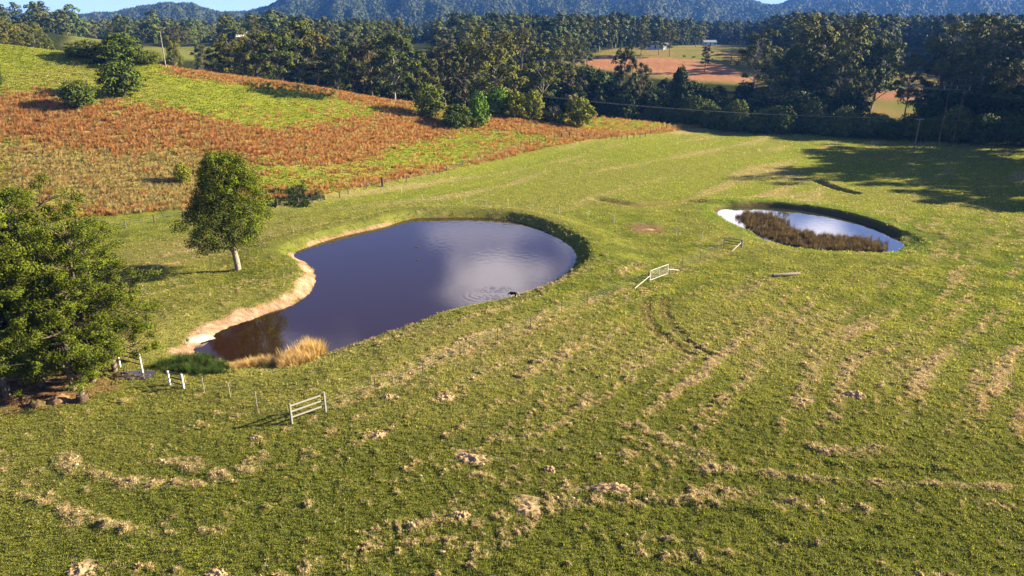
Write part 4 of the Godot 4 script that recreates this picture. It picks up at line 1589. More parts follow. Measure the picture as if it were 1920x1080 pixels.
func build_grass() -> void:
	var r := RandomNumberGenerator.new()
	r.seed = 91
	# mown turf near the drone, then thinner with distance
	var short := tuft_mesh(92, 7, 0.012, 0.12, 0.07, 0.55)
	var hay := tuft_mesh(93, 9, 0.012, 0.07, 0.14, 1.8)
	for band in [[25.0, 48.0, 190000, 0.75, "short mown grass of the near paddock"], [48.0, 84.0, 130000, 1.0, "short grass of the paddock round the big pond"], [84.0, 190.0, 110000, 1.35, "short green grass of the far paddock"], [190.0, 264.0, 26000, 2.0, "short shaded grass at the far end of the paddock"]]:
		var where: Array[Transform3D] = []
		var tints := PackedColorArray()
		var dry: Array[Transform3D] = []
		var dry_tints := PackedColorArray()
		for k in band[2]:
			var p := sow(r, band[0], band[1], band[2], 0.80)
			var y := ground(p.x, p.y)
			if g_hill > 0.5 or g_wet > 0.75 or g_bare > 0.5 and r.randf() < 0.85:
				continue
			if p.y > 55.0 and (p.x > -44.0 and p.x < 24.0 and dist("pond", p) < 0.25 or p.x > 28.0 and dist("dam", p) < 0.3):
				continue
			var sz: float = band[3] * (r.randf_range(0.7, 1.35) if r.randf() < 0.93 else r.randf_range(1.4, 2.1))
			var f := Transform3D(Basis(Vector3.UP, r.randf() * TAU).scaled(Vector3(sz, sz * r.randf_range(0.7, 1.3), sz)), Vector3(p.x, y - 0.01, -p.y))
			var g := r.randf_range(0.55, 1.5)
			if r.randf() < g_straw * 0.85:
				dry.append(f)
				dry_tints.append(Color(0.54 * g, 0.41 * g, 0.245 * g))
			else:
				where.append(f)
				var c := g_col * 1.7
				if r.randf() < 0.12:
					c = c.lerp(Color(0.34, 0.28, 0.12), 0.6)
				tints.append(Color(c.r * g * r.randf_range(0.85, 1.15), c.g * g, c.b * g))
		scatter("grass", short, M.blade, where, tints, band[4], "grass")
		scatter("cut_hay", hay, M.blade, dry, dry_tints, "dry cut hay lying on " + band[4].replace("short ", "the "), "hay")
	# clods of raked hay, thickest along the windrows
	var clod := Soup.new()
	leaf_clump(clod, r, Vector3(0, 0.25, 0), Vector3(0.5, 0.42, 0.42), 46, 0.2, Color(1.4, 1.4, 1.4), 0.5, 0.6, -0.3)
	var lump: Array[Transform3D] = []
	var lump_tints := PackedColorArray()
	for k in 50000:
		var p := sow(r, 25.0, 84.0, 0, 0.80)
		var y := ground(p.x, p.y)
		if g_hill > 0.5 or g_wet > 0.2 or r.randf() > g_straw * g_straw * 0.45 or p.x < 22.0 and dist("pond", p) < 1.0:
			continue
		var sz := r.randf_range(0.08, 0.24)
		lump.append(Transform3D(Basis(Vector3.UP, r.randf() * TAU).scaled(Vector3(sz * r.randf_range(0.9, 1.7), sz * r.randf_range(0.7, 1.2), sz)), Vector3(p.x, y - 0.02, -p.y)))
		var g := r.randf_range(0.7, 1.25)
		lump_tints.append(Color(0.44 * g, 0.35 * g, 0.205 * g))
	scatter("hay_clods", clod.mesh(), M.hay, lump, lump_tints, "small clods of raked dry hay strewn over the mown paddock", "hay")
	# the hill: tussocks on the green, tall red seeding grass, tan grass
	var tussock := tuft_mesh(94, 9, 0.05, 0.26, 0.16, 0.8)
	var tall := tuft_mesh(95, 16, 0.022, 1.0, 0.42, 0.30)
	var lush := tuft_mesh(96, 10, 0.05, 0.55, 0.2, 0.7)
	var a: Array[Transform3D] = []
	var at := PackedColorArray()
	var b: Array[Transform3D] = []
	var bt := PackedColorArray()
	var c1: Array[Transform3D] = []
	var ct := PackedColorArray()
	for k in 240000:
		var d := sqrt(lerpf(84.0 * 84.0, 268.0 * 268.0, r.randf()))
		var x := r.randf_range(-0.84, 0.30) * (d + 8.0)
		if uphill(Vector2(x, d)) < 0.4:
			continue
		var y := ground(x, d)
		var g := r.randf_range(0.7, 1.35)
		var f := Basis(Vector3.UP, r.randf() * TAU)
		var at_ := Vector3(x, y - 0.03, -d)
		var fine := nb.get_noise_2d(x * 1.4 + 20.0, d * 1.4)
		var roll := r.randf()
		if roll < g_red * (0.78 + fine * 1.1):
			for e in 2:
				var s := r.randf_range(0.4, 0.85) * (1.0 + fine * 0.6)
				var off := Vector3(r.randf_range(-0.5, 0.5), 0, r.randf_range(-0.5, 0.5)) * e
				b.append(Transform3D(Basis(Vector3.UP, r.randf() * TAU).scaled(Vector3(s * 1.2, s, s * 1.2)), at_ + off))
				var hue := r.randf()
				bt.append(Color(0.50 * g, 0.37 * g, 0.16 * g) if r.randf() < 0.2 else Color(lerpf(0.44, 0.54, hue) * g, lerpf(0.185, 0.30, hue) * g, lerpf(0.065, 0.125, hue) * g))
		elif roll < g_red * 0.7 + g_tan * 0.75:
			for e in 2:
				var s := r.randf_range(0.4, 0.8)
				var off := Vector3(r.randf_range(-0.5, 0.5), 0, r.randf_range(-0.5, 0.5)) * e
				c1.append(Transform3D(Basis(Vector3.UP, r.randf() * TAU).scaled(Vector3(s * 1.3, s, s * 1.3)), at_ + off))
				ct.append(Color(0.53 * g, 0.42 * g, 0.19 * g) if r.randf() < 0.75 else Color(0.28 * g, 0.29 * g, 0.08 * g))
		elif r.randf() < 0.55:
			var s := r.randf_range(0.6, 1.5)
			a.append(Transform3D(f.scaled(Vector3(s * 1.2, s * r.randf_range(0.6, 1.2), s * 1.2)), at_))
			at.append(Color(g_col.r * g * 1.5, g_col.g * g * 1.5, g_col.b * g * 1.4))
	scatter("tussock_grass", tussock, M.blade, a, at, "bright green tussocky grass on the hill paddock", "grass")
	scatter("red_grass", tall, M.blade, b, bt, "tall rust-red seeding grass in drifts across the hill", "grass")
	scatter("tan_grass", tall, M.blade, c1, ct, "tall tan dry grass at the foot of the hill behind the lone tree", "grass")
	# dark weeds
	var w: Array[Transform3D] = []
	var wt := PackedColorArray()
	for s in shapes["weeds"]:
		var box: Rect2 = s[1]
		for k in 2600:
			var p := Vector2(r.randf_range(box.position.x, box.end.x), r.randf_range(box.position.y, box.end.y))
			if polygon_distance(p, s[0]) > nb.get_noise_2d(p.x, p.y) * 3.0:
				continue
			var sz := r.randf_range(0.8, 1.9)
			w.append(Transform3D(Basis(Vector3.UP, r.randf() * TAU).scaled(Vector3.ONE * sz), Vector3(p.x, height(p.x, p.y), -p.y)))
			var g := r.randf_range(0.7, 1.3)
			wt.append(Color(0.045 * g, 0.075 * g, 0.022 * g))
	scatter("weeds", lush, M.blade, w, wt, "dark green weed patches on the hill and by the old fence", "weeds")
	# rushes standing in the dam, on the side nearer the drone
	var reed := tuft_mesh(97, 16, 0.012, 1.0, 0.24, 0.2)
	var rs: Array[Transform3D] = []
	var rt := PackedColorArray()
	var outline := PackedVector2Array()
	var tr := [1384, 412, 1384, 402, 1402, 396, 1445, 400, 1470, 412, 1486, 425, 1520, 436, 1560, 441, 1605, 443, 1645, 447, 1662, 458, 1656, 470, 1600, 470, 1520, 467, 1452, 450, 1412, 432]
	for i in range(0, tr.size(), 2):
		outline.append(level(tr[i], tr[i + 1] + 3, DAM_LEVEL))
	var box := bounds_of(outline, 0.5)
	for k in 8500:
		var p := Vector2(r.randf_range(box.position.x, box.end.x), r.randf_range(box.position.y, box.end.y))
		if polygon_distance(p, outline) > nb.get_noise_2d(p.x * 3.0, p.y * 3.0) * 1.3 - 0.15 or r.randf() < 0.25 + 0.9 * nb.get_noise_2d(p.x * 1.3 + 70.0, p.y * 1.3):
			continue
		var sz := r.randf_range(0.6, 1.45)
		sz *= 0.75 + 0.8 * nb.get_noise_2d(p.x * 2.2, p.y * 2.2)
		rs.append(Transform3D(Basis(Vector3.UP, r.randf() * TAU).scaled(Vector3(1.1, sz, 1.1)), Vector3(p.x, DAM_LEVEL - 0.1, -p.y)))
		var g := r.randf_range(0.6, 1.4)
		rt.append(Color(0.115 * g, 0.082 * g, 0.048 * g) if r.randf() < 0.8 else Color(0.17 * g, 0.14 * g, 0.08 * g))
	scatter("rushes", reed, M.blade, rs, rt, "brown rushes standing in a crescent in the small dam", "rushes")
	# long grass at the near end of the big pond
	var long := tuft_mesh(98, 26, 0.02, 1.0, 0.3, 0.5)
	for q in [
		["dry_grass_clump", [[470, 686, 0.8], [488, 684, 0.9], [505, 684, 0.8], [450, 690, 0.6], [522, 684, 0.9], [540, 682, 1.2], [552, 680, 1.4], [566, 677, 1.6], [580, 672, 1.9], [592, 668, 1.6], [586, 664, 1.7], [556, 684, 1.1], [535, 688, 0.8], [573, 680, 1.1]], Color(0.62, 0.45, 0.21), "tall dry golden grass clump at the near end of the big pond"],
		["sedge", [[300, 690, 0.7], [315, 686, 0.8], [330, 684, 0.9], [345, 682, 1.0], [360, 684, 1.0], [375, 686, 0.9], [390, 688, 0.9], [405, 690, 0.8], [420, 692, 0.7], [352, 694, 0.8], [372, 698, 0.8], [392, 700, 0.7], [338, 696, 0.7], [410, 700, 0.6], [365, 676, 0.8], [385, 676, 0.8]], Color(0.06, 0.10, 0.022), "lush dark green sedge between the short rail fence and the big pond"]]:
		var l: Array[Transform3D] = []
		var lt := PackedColorArray()
		for e in q[1]:
			var base := spot(e[0], e[1])
			for k in (26 if q[0] == "dry_grass_clump" else 15):
				var x := base.x + r.randfn(0, 0.42)
				var d := -base.z + r.randfn(0, 0.42)
				var sz: float = e[2] * r.randf_range(0.6, 1.2)
				l.append(Transform3D(Basis(Vector3.UP, r.randf() * TAU).scaled(Vector3(1.0, sz, 1.0)), Vector3(x, height(x, d) - 0.05, -d)))
				var g := r.randf_range(0.7, 1.3)
				var c: Color = q[2]
				lt.append(Color(c.r * g, c.g * g, c.b * g))
		scatter(q[0], long, M.blade, l, lt, q[3], "grass")


# ---------------------------------------------------------------- fences and gates
func rod(a: Vector3, b: Vector3, r: float, sides := 5) -> ArrayMesh:
	var s := Soup.new()
	s.tube([a, b], [r, r], sides, Color.WHITE)
	return s.mesh()


func squared(w: float, h: float, d: float, chamfer := 0.12) -> ArrayMesh:
	# an upright post: four faces, slightly rounded edges, weathered sloping top
	var s := Soup.new()
	var pts: Array[Vector2] = []
	var cx := w * (0.5 - chamfer)
	var cz := d * (0.5 - chamfer)
	for q in [[1, 1], [-1, 1], [-1, -1], [1, -1]]:
		if q[0] * q[1] > 0:
			pts.append(Vector2(q[0] * w * 0.5, q[1] * cz))
			pts.append(Vector2(q[0] * cx, q[1] * d * 0.5))
		else:
			pts.append(Vector2(q[0] * cx, q[1] * d * 0.5))
			pts.append(Vector2(q[0] * w * 0.5, q[1] * cz))
	var n := pts.size()
	for k in n:
		var a := pts[k]
		var b := pts[(k + 1) % n]
		var nn := Vector3(b.y - a.y, 0, -(b.x - a.x)).normalized()
		if nn.dot(Vector3(a.x + b.x, 0, a.y + b.y)) < 0:
			nn = -nn
		s.quad(Vector3(b.x, -0.4, b.y), Vector3(a.x, -0.4, a.y), Vector3(a.x, h, a.y), Vector3(b.x, h, b.y), nn, Color.WHITE)
	for k in range(1, n - 1):
		s.tri(Vector3(pts[0].x, h, pts[0].y), Vector3(pts[k + 1].x, h, pts[k + 1].y), Vector3(pts[k].x, h, pts[k].y), Vector3.UP, Color.WHITE)
	return s.mesh()


func wire_run(parent: Node3D, tops: Array[Vector3], levels: Array, mat: Material, r: float) -> void:
	# one strand per level, drawn from post to post
	for f in levels:
		var path := []
		var radii := []
		for k in tops.size():
			path.append(tops[k] + Vector3(0, f, 0) - parent.position)
			radii.append(r)
			if k + 1 < tops.size():
				path.append((tops[k] + tops[k + 1]) * 0.5 + Vector3(0, f - 0.02, 0) - parent.position)
				radii.append(r)
		var s := Soup.new()
		s.tube(path, radii, 4, Color.WHITE)
		part("wire", s.mesh(), mat, parent)


func post_fence(called: String, pts: Array, label: String, post: Mesh, post_mat: Material, levels: Array, wire_r: float, jitter := 0.0, post_name := "post") -> Node3D:
	var tops: Array[Vector3] = []
	for i in range(0, pts.size(), 2):
		tops.append(spot(pts[i], pts[i + 1]))
	var o := thing(called, label, "fence", tops[0])
	var r := RandomNumberGenerator.new()
	r.seed = 300 + pts.size()
	for p in tops:
		var m := part(post_name, post, post_mat, o, p - o.position)
		m.rotation = Vector3(r.randf_range(-1, 1) * jitter, r.randf() * 6.0, r.randf_range(-1, 1) * jitter)
		m.scale.y = 1.0 + r.randf_range(-1, 1) * jitter * 1.5
	if levels.size():
		wire_run(o, tops, levels, M.wire, wire_r)
	return o


func rail_panel(called: String, a: Vector3, b: Vector3, h: float, heights: Array, label: String, post_mat: Material, rail_mat: Material, thick := 0.12, rail_h := 0.13) -> Node3D:
	var o := thing(called, label, "fence panel", a)
	var post := squared(thick, h, thick)
	var turn := atan2(-(b - a).z, (b - a).x)
	for p in [a, b]:
		var q := part("post", post, post_mat, o, p - a)
		q.rotation.y = turn
	for f in heights:
		var s := Soup.new()
		var along := b - a
		var l := along.length()
		var fr := Transform3D(Basis(along / l, Vector3.UP, (along / l).cross(Vector3.UP)), Vector3(0, f * h, 0))
		var z := thick * 0.5 + 0.003
		s.box(Vector3(-0.07, -rail_h * 0.5, -z - 0.035), Vector3(l + 0.07, rail_h * 0.5, -z), Color.WHITE, fr)
		part("rail", s.mesh(), rail_mat, o)
	return o


func build_fences() -> void:
	var star := squared(0.06, 1.3, 0.06, 0.3)
	var white_post := squared(0.07, 1.2, 0.07, 0.3)
	var split := squared(0.19, 1.25, 0.16, 0.2)
	var lv := [0.25, 0.5, 0.75, 1.0, 1.2]
	# railed panels and gates, nearest first
	rail_panel("rail_panel", spot(548, 795), spot(611, 772), 1.62, [0.30, 0.58, 0.86], "grey three-railed fence panel standing alone in the near paddock, casting a long shadow", M.grey, M.grey, 0.13, 0.12)
	rail_panel("rail_panel", spot(319, 722), spot(345, 729), 1.25, [0.22, 0.55, 0.9], "short panel with dark rails between pale posts beside the green sedge", M.white, M.dark, 0.14, 0.1)
	rail_panel("rail_panel", spot(226, 689), spot(268, 700), 1.75, [0.42, 0.66, 0.9], "leaning rail panel with one white post by the muddy puddle under the trees", M.white, M.dark, 0.12, 0.08)
	var far_panel := rail_panel("rail_panel", spot(1357, 460), spot(1389, 465), 1.2, [0.30, 0.62, 0.94], "dark railed panel with a white end post beside the small reedy dam", M.steel, M.steel, 0.09, 0.08)
	var a := spot(1389, 465)
	part("brace", rod(a - far_panel.position + Vector3(0, 0.85, 0), spot(1372, 471) - far_panel.position + Vector3(0, -0.05, 0), 0.05, 7), M.white, far_panel)
	var cap := part("end_post", squared(0.1, 1.32, 0.1), M.white, far_panel, a - far_panel.position + Vector3(0.14, 0, 0.05))
	cap.rotation.y = 0.2
	rail_panel("rail_panel", spot(1053, 259), spot(1068, 257), 1.5, [0.5, 0.92], "weathered timber gateway in the old fence at the top of the mown paddock", M.dark, M.wood, 0.32, 0.16)
	# the white mesh gate
	a = spot(1218, 528)
	var b := spot(1252, 515)
	var gate := thing("mesh_gate", "white steel gate with wire mesh and a slanting brace at each end", "gate", a)
	var along := (b - a)
	var l := along.length()
	var dir := along / l
	var h := 1.42
	for e in [0.0, 1.0]:
		var p := part("post", rod(Vector3(0, -0.4, 0), Vector3(0, h + 0.06, 0), 0.055, 8), M.white, gate, along * e)
		var foot_at: Vector3 = (spot(1190, 541) if e < 0.5 else spot(1273, 507)) - a - along * e
		part("brace", rod(Vector3(0, h * 0.52, 0), foot_at + Vector3(0, 0.02, 0), 0.045, 7), M.white, p)
	var i0 := dir * 0.12
	var i1 := dir * (l - 0.12)
	part("top_rail", rod(i0 + Vector3(0, h - 0.06, 0), i1 + Vector3(0, h - 0.06, 0), 0.035, 7), M.white, gate)
	part("bottom_rail", rod(i0 + Vector3(0, 0.16, 0), i1 + Vector3(0, 0.16, 0), 0.035, 7), M.white, gate)
	for f in [0.0, 0.5, 1.0]:
		var at: Vector3 = i0.lerp(i1, f)
		part("stile", rod(at + Vector3(0, 0.19, 0), at + Vector3(0, h - 0.09, 0), 0.03, 6), M.white, gate)
	var net := Soup.new()
	for k in 9:
		var y := 0.28 + k * 0.12
		net.tube([i0 + Vector3(0, y, 0), i1 + Vector3(0, y, 0)], [0.006, 0.006], 4, Color.WHITE)
	for k in 24:
		var at := i0.lerp(i1, (k + 0.5) / 24.0)
		net.tube([at + Vector3(0, 0.17, 0), at + Vector3(0, h - 0.08, 0)], [0.006, 0.006], 4, Color.WHITE)
	var nm := part("wire_mesh", net.mesh(), M.grey, gate)
	nm.set_meta("kind", "stuff")
	# wire fences
	post_fence("wire_fence", [383, 734, 432, 746, 482, 763, 546, 793], "short thin-wire fence from the dark-railed panel to the grey panel", star, M.grey, lv, 0.0035, 0.0, "star_post")
	post_fence("wire_fence", [612, 771, 704, 735, 793, 702, 863, 666, 933, 638, 995, 614, 1053, 588, 1101, 572, 1150, 550, 1215, 528], "long wire fence on dark posts from the grey panel to the white mesh gate", star, M.steel, lv, 0.0035, 0.0, "star_post")
	post_fence("wire_fence", [1254, 514, 1279, 502, 1313, 487, 1356, 466], "wire fence between the white mesh gate and the dark railed panel by the dam", star, M.steel, lv, 0.0035, 0.0, "star_post")
	post_fence("white_post_fence", [728, 352, 753, 361, 792, 375, 831, 381, 872, 383, 913, 386, 953, 388, 999, 392, 1049, 400, 1102, 409, 1152, 418, 1205, 426, 1233, 428, 1268, 442, 1316, 450, 1357, 459], "thin white posts of an electric fence curving behind the big pond", white_post, M.white, [0.6, 1.0], 0.004, 0.02, "white_post")
	var old := [128, 452, 180, 440, 236, 428, 290, 417, 345, 407, 398, 400, 452, 392, 520, 386, 560, 383, 602, 377, 637, 371, 653, 364, 687, 353, 762, 342, 790, 336, 814, 329, 838, 321, 868, 311, 898, 299, 925, 289, 942, 285, 960, 280, 977, 275, 993, 271, 1008, 267, 1023, 264, 1040, 261]
	post_fence("old_timber_fence", old, "old split-post timber fence along the foot of the red grass hill", split, M.wood, [0.35, 0.7, 1.05], 0.006, 0.06)
	post_fence("old_timber_fence", [1080, 257, 1092, 257, 1103, 257, 1114, 258, 1125, 259, 1136, 260, 1147, 260, 1157, 261, 1166, 261, 1176, 261, 1188, 260, 1200, 259, 1210, 256, 1220, 251, 1230, 248, 1240, 245, 1250, 241, 1262, 237], "old dark timber fence turning the low corner of the hill towards the creek", split, M.dark, [0.35, 0.7, 1.05], 0.006, 0.06)
	var st := post_fence("strainer_post", [717, 350], "thick black strainer post in the old timber fence", squared(0.42, 1.9, 0.42, 0.25), M.dark, [], 0.0)
	st.set_meta("category", "post")
	var far := []
	for k in 22:
		far.append(1480.0 + k * 21.0)
		far.append(lerpf(240.5, 291.0, k / 21.0))
	post_fence("creek_fence", far, "line of small pale posts along the shaded far edge of the paddock", squared(0.16, 1.35, 0.14, 0.2), M.wood, [0.5, 1.0], 0.005, 0.05)


# ---------------------------------------------------------------- power poles
func build_poles() -> void:
	var ends := []
	for q in [[311, 126, 61, "slim pale utility pole with a short crossarm on the crest of the green hill"], [1712, 288, 62, "pale utility pole with a crossarm in the shaded far corner of the paddock"]]:
		var p := spot(q[0], q[1])
		var h: float = q[2] * depth_of(p) / FOCAL * 1.04
		var o := thing("utility_pole", q[3], "pole", p)
		var s := Soup.new()
		var lean := 0.012 * h if q[0] > 1000 else -0.006 * h
		s.tube([Vector3(0, -0.5, 0), Vector3(lean, h, 0)], [0.17, 0.11], 8, Color(0.36, 0.34, 0.31))
		part("shaft", s.mesh(), M.bark, o)
		s = Soup.new()
		s.box(Vector3(lean - 1.0, h - 0.45, -0.18), Vector3(lean + 1.0, h - 0.28, -0.07))
		part("crossarm", s.mesh(), M.grey, o)
		for x in [-0.85, 0.0, 0.85]:
			part("insulator", rod(Vector3(lean + x, h - 0.28, -0.12), Vector3(lean + x, h - 0.06, -0.12), 0.05, 6), M.white, o)
			if q[0] > 1000:
				ends.append(p + Vector3(lean + x, h - 0.06, -0.12))
	# twin-pole transmission frames
	for q in [[1757, 275, 1793, 278, 112, "tall twin-pole power frame with a long steel crossbeam before the dark right-hand gums"], [1370, 119, 1382, 120, 41, "distant twin-pole power frame standing in the tan field behind the creek"]]:
		var a := spot(q[0], q[1])
		var b := spot(q[2], q[3])
		if q[0] < 1500:
			b = a + Vector3(4.4, land(a.x + 4.4, -a.z) - a.y, 0)
		else:
			b.z = a.z + 1.0
			b.y = height(b.x, -b.z)
		var h: float = q[4] * depth_of(a) / FOCAL * 1.03
		var o := thing("power_pole_pair", q[5], "power pole", a)
		for e in [Vector3.ZERO, b - a]:
			var s := Soup.new()
			s.tube([e + Vector3(0, -0.6, 0), e + Vector3(0.35, h, 0)], [0.19, 0.12], 8, Color(0.13, 0.115, 0.105))
			part("pole", s.mesh(), M.bark, o)
		var s := Soup.new()
		var mid: Vector3 = (b - a) * 0.5
		var beam := (b - a).length() * 1.05
		s.box(Vector3(mid.x + 0.35 - beam, h - 1.0, mid.z - 0.42), Vector3(mid.x + 0.35 + beam, h - 0.72, mid.z - 0.22))
		part("crossbeam", s.mesh(), M.steel, o)
		for k in 3:
			var at := Vector3(mid.x + 0.35 + (k - 1) * beam * 0.92, h - 1.0, mid.z - 0.32)
			part("insulator", rod(at, at + Vector3(0, -1.1, 0), 0.07, 6), M.white, o)
		if q[0] > 1500:
			for k in 3:
				var from := a + Vector3(mid.x + 0.35 + (k - 1) * beam * 0.92, h - 2.1, mid.z - 0.32)
				var f := tree_to(1376, 78, 396.0)
				cable("transmission_line", from, Vector3(f[0].x + (k - 1) * 4.0, f[0].y + f[1], f[0].z), 5.0, 0.02, ["left", "middle", "right"][k] + " strand of the high power line from the tall twin-pole frame over the creek")
				cable("transmission_line", from, from + Vector3(95, 2.0, 80), 4.0, 0.02, ["left", "middle", "right"][k] + " strand of the high power line leaving the tall twin-pole frame to the right")
	for k in 3:
		var p: Vector3 = ends[k]
		var far := EYE + ray(1005, 178 + k) * 232.0
		cable("power_line", p, far, 1.5, 0.02, ["upper", "middle", "lower"][k] + " wire of the low power line crossing before the dark creek trees")
		cable("power_line", p, p + Vector3(70, 1.0, 12), 1.2, 0.012, ["upper", "middle", "lower"][k] + " wire running right from the pale pole in the shaded corner")


func cable(called: String, a: Vector3, b: Vector3, sag: float, r: float, label: String) -> void:
	var path := []
	var radii := []
	for k in 17:
		var t := k / 16.0
		path.append((b - a) * t - Vector3(0, sag * 4.0 * t * (1.0 - t), 0))
		radii.append(r)
	var s := Soup.new()
	s.tube(path, radii, 4, Color.WHITE)
	var o := MeshInstance3D.new()
	o.name = numbered(called)
	o.mesh = s.mesh()
	o.material_override = M.cable
	o.position = a
	tag(o, label, "power line", "strands of the power lines")
	add_child(o)


# ---------------------------------------------------------------- buildings
func house(at: Vector3, turn: float, wide: float, deep: float, tall: float, pitch: float, wall_mat: Material, roof_mat: Material, label: String, windows: int) -> void:
	var o := thing("farmhouse", label, "house", at, turn)
	var s := Soup.new()
	s.box(Vector3(-wide * 0.5, -1.5, -deep * 0.5), Vector3(wide * 0.5, tall, deep * 0.5))
	for e in [-1.0, 1.0]:
		var x: float = e * wide * 0.5
		var p0 := Vector3(x, tall, -deep * 0.5)
		var p1 := Vector3(x, tall, deep * 0.5)
		var p2 := Vector3(x, tall + pitch, 0)
		if e > 0:
			s.tri(p1, p0, p2, Vector3(1, 0, 0), Color.WHITE)
		else:
			s.tri(p0, p1, p2, Vector3(-1, 0, 0), Color.WHITE)
	part("wall", s.mesh(), wall_mat, o)
	s = Soup.new()
	var eave := 0.5
	for e in [-1.0, 1.0]:
		var drop := pitch * eave / (deep * 0.5)
		var a := Vector3(-wide * 0.5 - eave, tall + pitch + 0.05, 0)
		var b := Vector3(-wide * 0.5 - eave, tall - drop + 0.05, e * (deep * 0.5 + eave))
		var nn := Vector3(0, deep * 0.5, e * pitch).normalized()
		var along := Vector3(wide + 2.0 * eave, 0, 0)
		var up := nn * 0.12
		if e > 0:
			s.quad(a + up, b + up, b + along + up, a + along + up, nn, Color.WHITE)
			s.quad(b, b + along, b + along + up, b + up, Vector3(0, 0, e), Color.WHITE)
			s.quad(a, a + along, b + along, b, -nn, Color.WHITE)
		else:
			s.quad(a + along + up, b + along + up, b + up, a + up, nn, Color.WHITE)
			s.quad(b + along, b, b + up, b + along + up, Vector3(0, 0, e), Color.WHITE)
			s.quad(a + along, a, b, b + along, -nn, Color.WHITE)
	part("roof", s.mesh(), roof_mat, o)
	for k in windows:
		var x := lerpf(-wide * 0.38, wide * 0.38, k / float(maxi(windows - 1, 1)))
		s = Soup.new()
		if k == 1:
			s.box(Vector3(x - 0.5, 0.05, deep * 0.5 + 0.003), Vector3(x + 0.5, 2.1, deep * 0.5 + 0.06))
			part("door", s.mesh(), M.dark, o)
		else:
			s.box(Vector3(x - 0.75, 0.9, deep * 0.5 + 0.003), Vector3(x + 0.75, 2.0, deep * 0.5 + 0.05))
			part("window", s.mesh(), M.glass, o)


func build_buildings() -> void:
	var x := column(1228, 520)
	house(Vector3(x, land(x, 520) + 0.3, -520), -0.5, 12, 7, 3.2, 1.6, M.shade_wall, M.roof, "long low farmhouse with a blue-grey front at the edge of the far gums", 3)
	x = column(1241, 518)
	house(Vector3(x, land(x, 518) + 0.3, -518), 0.25, 5, 5, 3.0, 1.2, M.wall, M.roof, "small cream annexe lit by the sun right of the long low farmhouse", 2)
	x = column(1325, 640)
	house(Vector3(x, land(x, 640) + 0.3, -640), 0.1, 11, 7, 2.6, 1.6, M.shade_wall, M.roof, "pale blue-roofed farm shed in deep shade above the tan field", 3)
	var dir := ray(459, 65)
	var at := EYE + dir * 470.0
	house(Vector3(at.x, at.y - 5.0, at.z), 0.3, 9, 8, 4.0, 2.6, M.wall, M.white_roof, "white-roofed farm building mostly hidden behind the dark clump on the hill crest", 3)


# ---------------------------------------------------------------- animals
func skin(bones: Array, cell: float, blend: float, paint: Callable) -> ArrayMesh:
	# one smooth surface round tapered bones, meshed as surface nets
	var lo := Vector3.ONE * 1e9
	var hi := -lo
	for b in bones:
		for e in [[b[0], b[1]], [b[2], b[3]]]:
			lo = lo.min(e[0] - Vector3.ONE * (e[1] + blend))
			hi = hi.max(e[0] + Vector3.ONE * (e[1] + blend))
	lo -= Vector3.ONE * cell * 2.0
	var n := Vector3i((hi - lo) / cell) + Vector3i(3, 3, 3)
	var f := PackedFloat32Array()
	f.resize(n.x * n.y * n.z)
	for z in n.z:
		for y in n.y:
			for x in n.x:
				var p := lo + Vector3(x, y, z) * cell
				var best := 1e3
				for b in bones:
					var a: Vector3 = b[0]
					var ab: Vector3 = b[2] - a
					var t := clampf((p - a).dot(ab) / ab.length_squared(), 0, 1)
					var d := (p - a - ab * t).length() - lerpf(b[1], b[3], t)
					best = smin(best, d, blend) if best < 1.0 else minf(best, d)
				f[(z * n.y + y) * n.x + x] = best
	var s := Soup.new()
	var id := {}
	var step := [1, n.x, n.x * n.y]
	for z in n.z - 1:
		for y in n.y - 1:
			for x in n.x - 1:
				var k := (z * n.y + y) * n.x + x
				var sum := Vector3.ZERO
				var hits := 0
				var corners := [0, 1, n.x, n.x + 1, n.x * n.y, n.x * n.y + 1, n.x * n.y + n.x, n.x * n.y + n.x + 1]
				for e in [[0, 1], [2, 3], [4, 5], [6, 7], [0, 2], [1, 3], [4, 6], [5, 7], [0, 4], [1, 5], [2, 6], [3, 7]]:
					var fa := f[k + corners[e[0]]]
					var fb := f[k + corners[e[1]]]
					if (fa < 0.0) != (fb < 0.0):
						var t := fa / (fa - fb)
						var pa := Vector3(e[0] & 1, (e[0] >> 1) & 1, e[0] >> 2)
						var pb := Vector3(e[1] & 1, (e[1] >> 1) & 1, e[1] >> 2)
						sum += pa.lerp(pb, t)
						hits += 1
				if hits == 0:
					continue
				id[k] = s.v.size()
				var p := lo + (Vector3(x, y, z) + sum / hits) * cell
				s.v.append(p)
				s.n.append(Vector3(f[k + 1] - f[k], f[k + n.x] - f[k], f[k + n.x * n.y] - f[k]).normalized())
				s.c.append(paint.call(p))
	for z in range(1, n.z - 1):
		for y in range(1, n.y - 1):
			for x in range(1, n.x - 1):
				var k := (z * n.y + y) * n.x + x
				for ax in 3:
					var a := f[k]
					var b := f[k + step[ax]]
					if (a < 0.0) == (b < 0.0):
						continue
					var u: int = step[(ax + 1) % 3]
					var w: int = step[(ax + 2) % 3]
					var q := [id.get(k - u - w, -1), id.get(k - w, -1), id.get(k, -1), id.get(k - u, -1)]
					if q.min() < 0:
						continue
					if a < 0.0:
						s.i.append_array([q[0], q[2], q[1], q[0], q[3], q[2]])
					else:
						s.i.append_array([q[0], q[1], q[2], q[0], q[2], q[3]])
	return s.mesh()


func dog_coat(p: Vector3) -> Color:
	var white := Color(0.78, 0.76, 0.72)
	var black := Color(0.012, 0.011, 0.011)
	if p.y < 0.17 or p.x < -0.40 and p.y < 0.33 or p.x < -0.62 or p.x > 0.52:
		return white
	return black


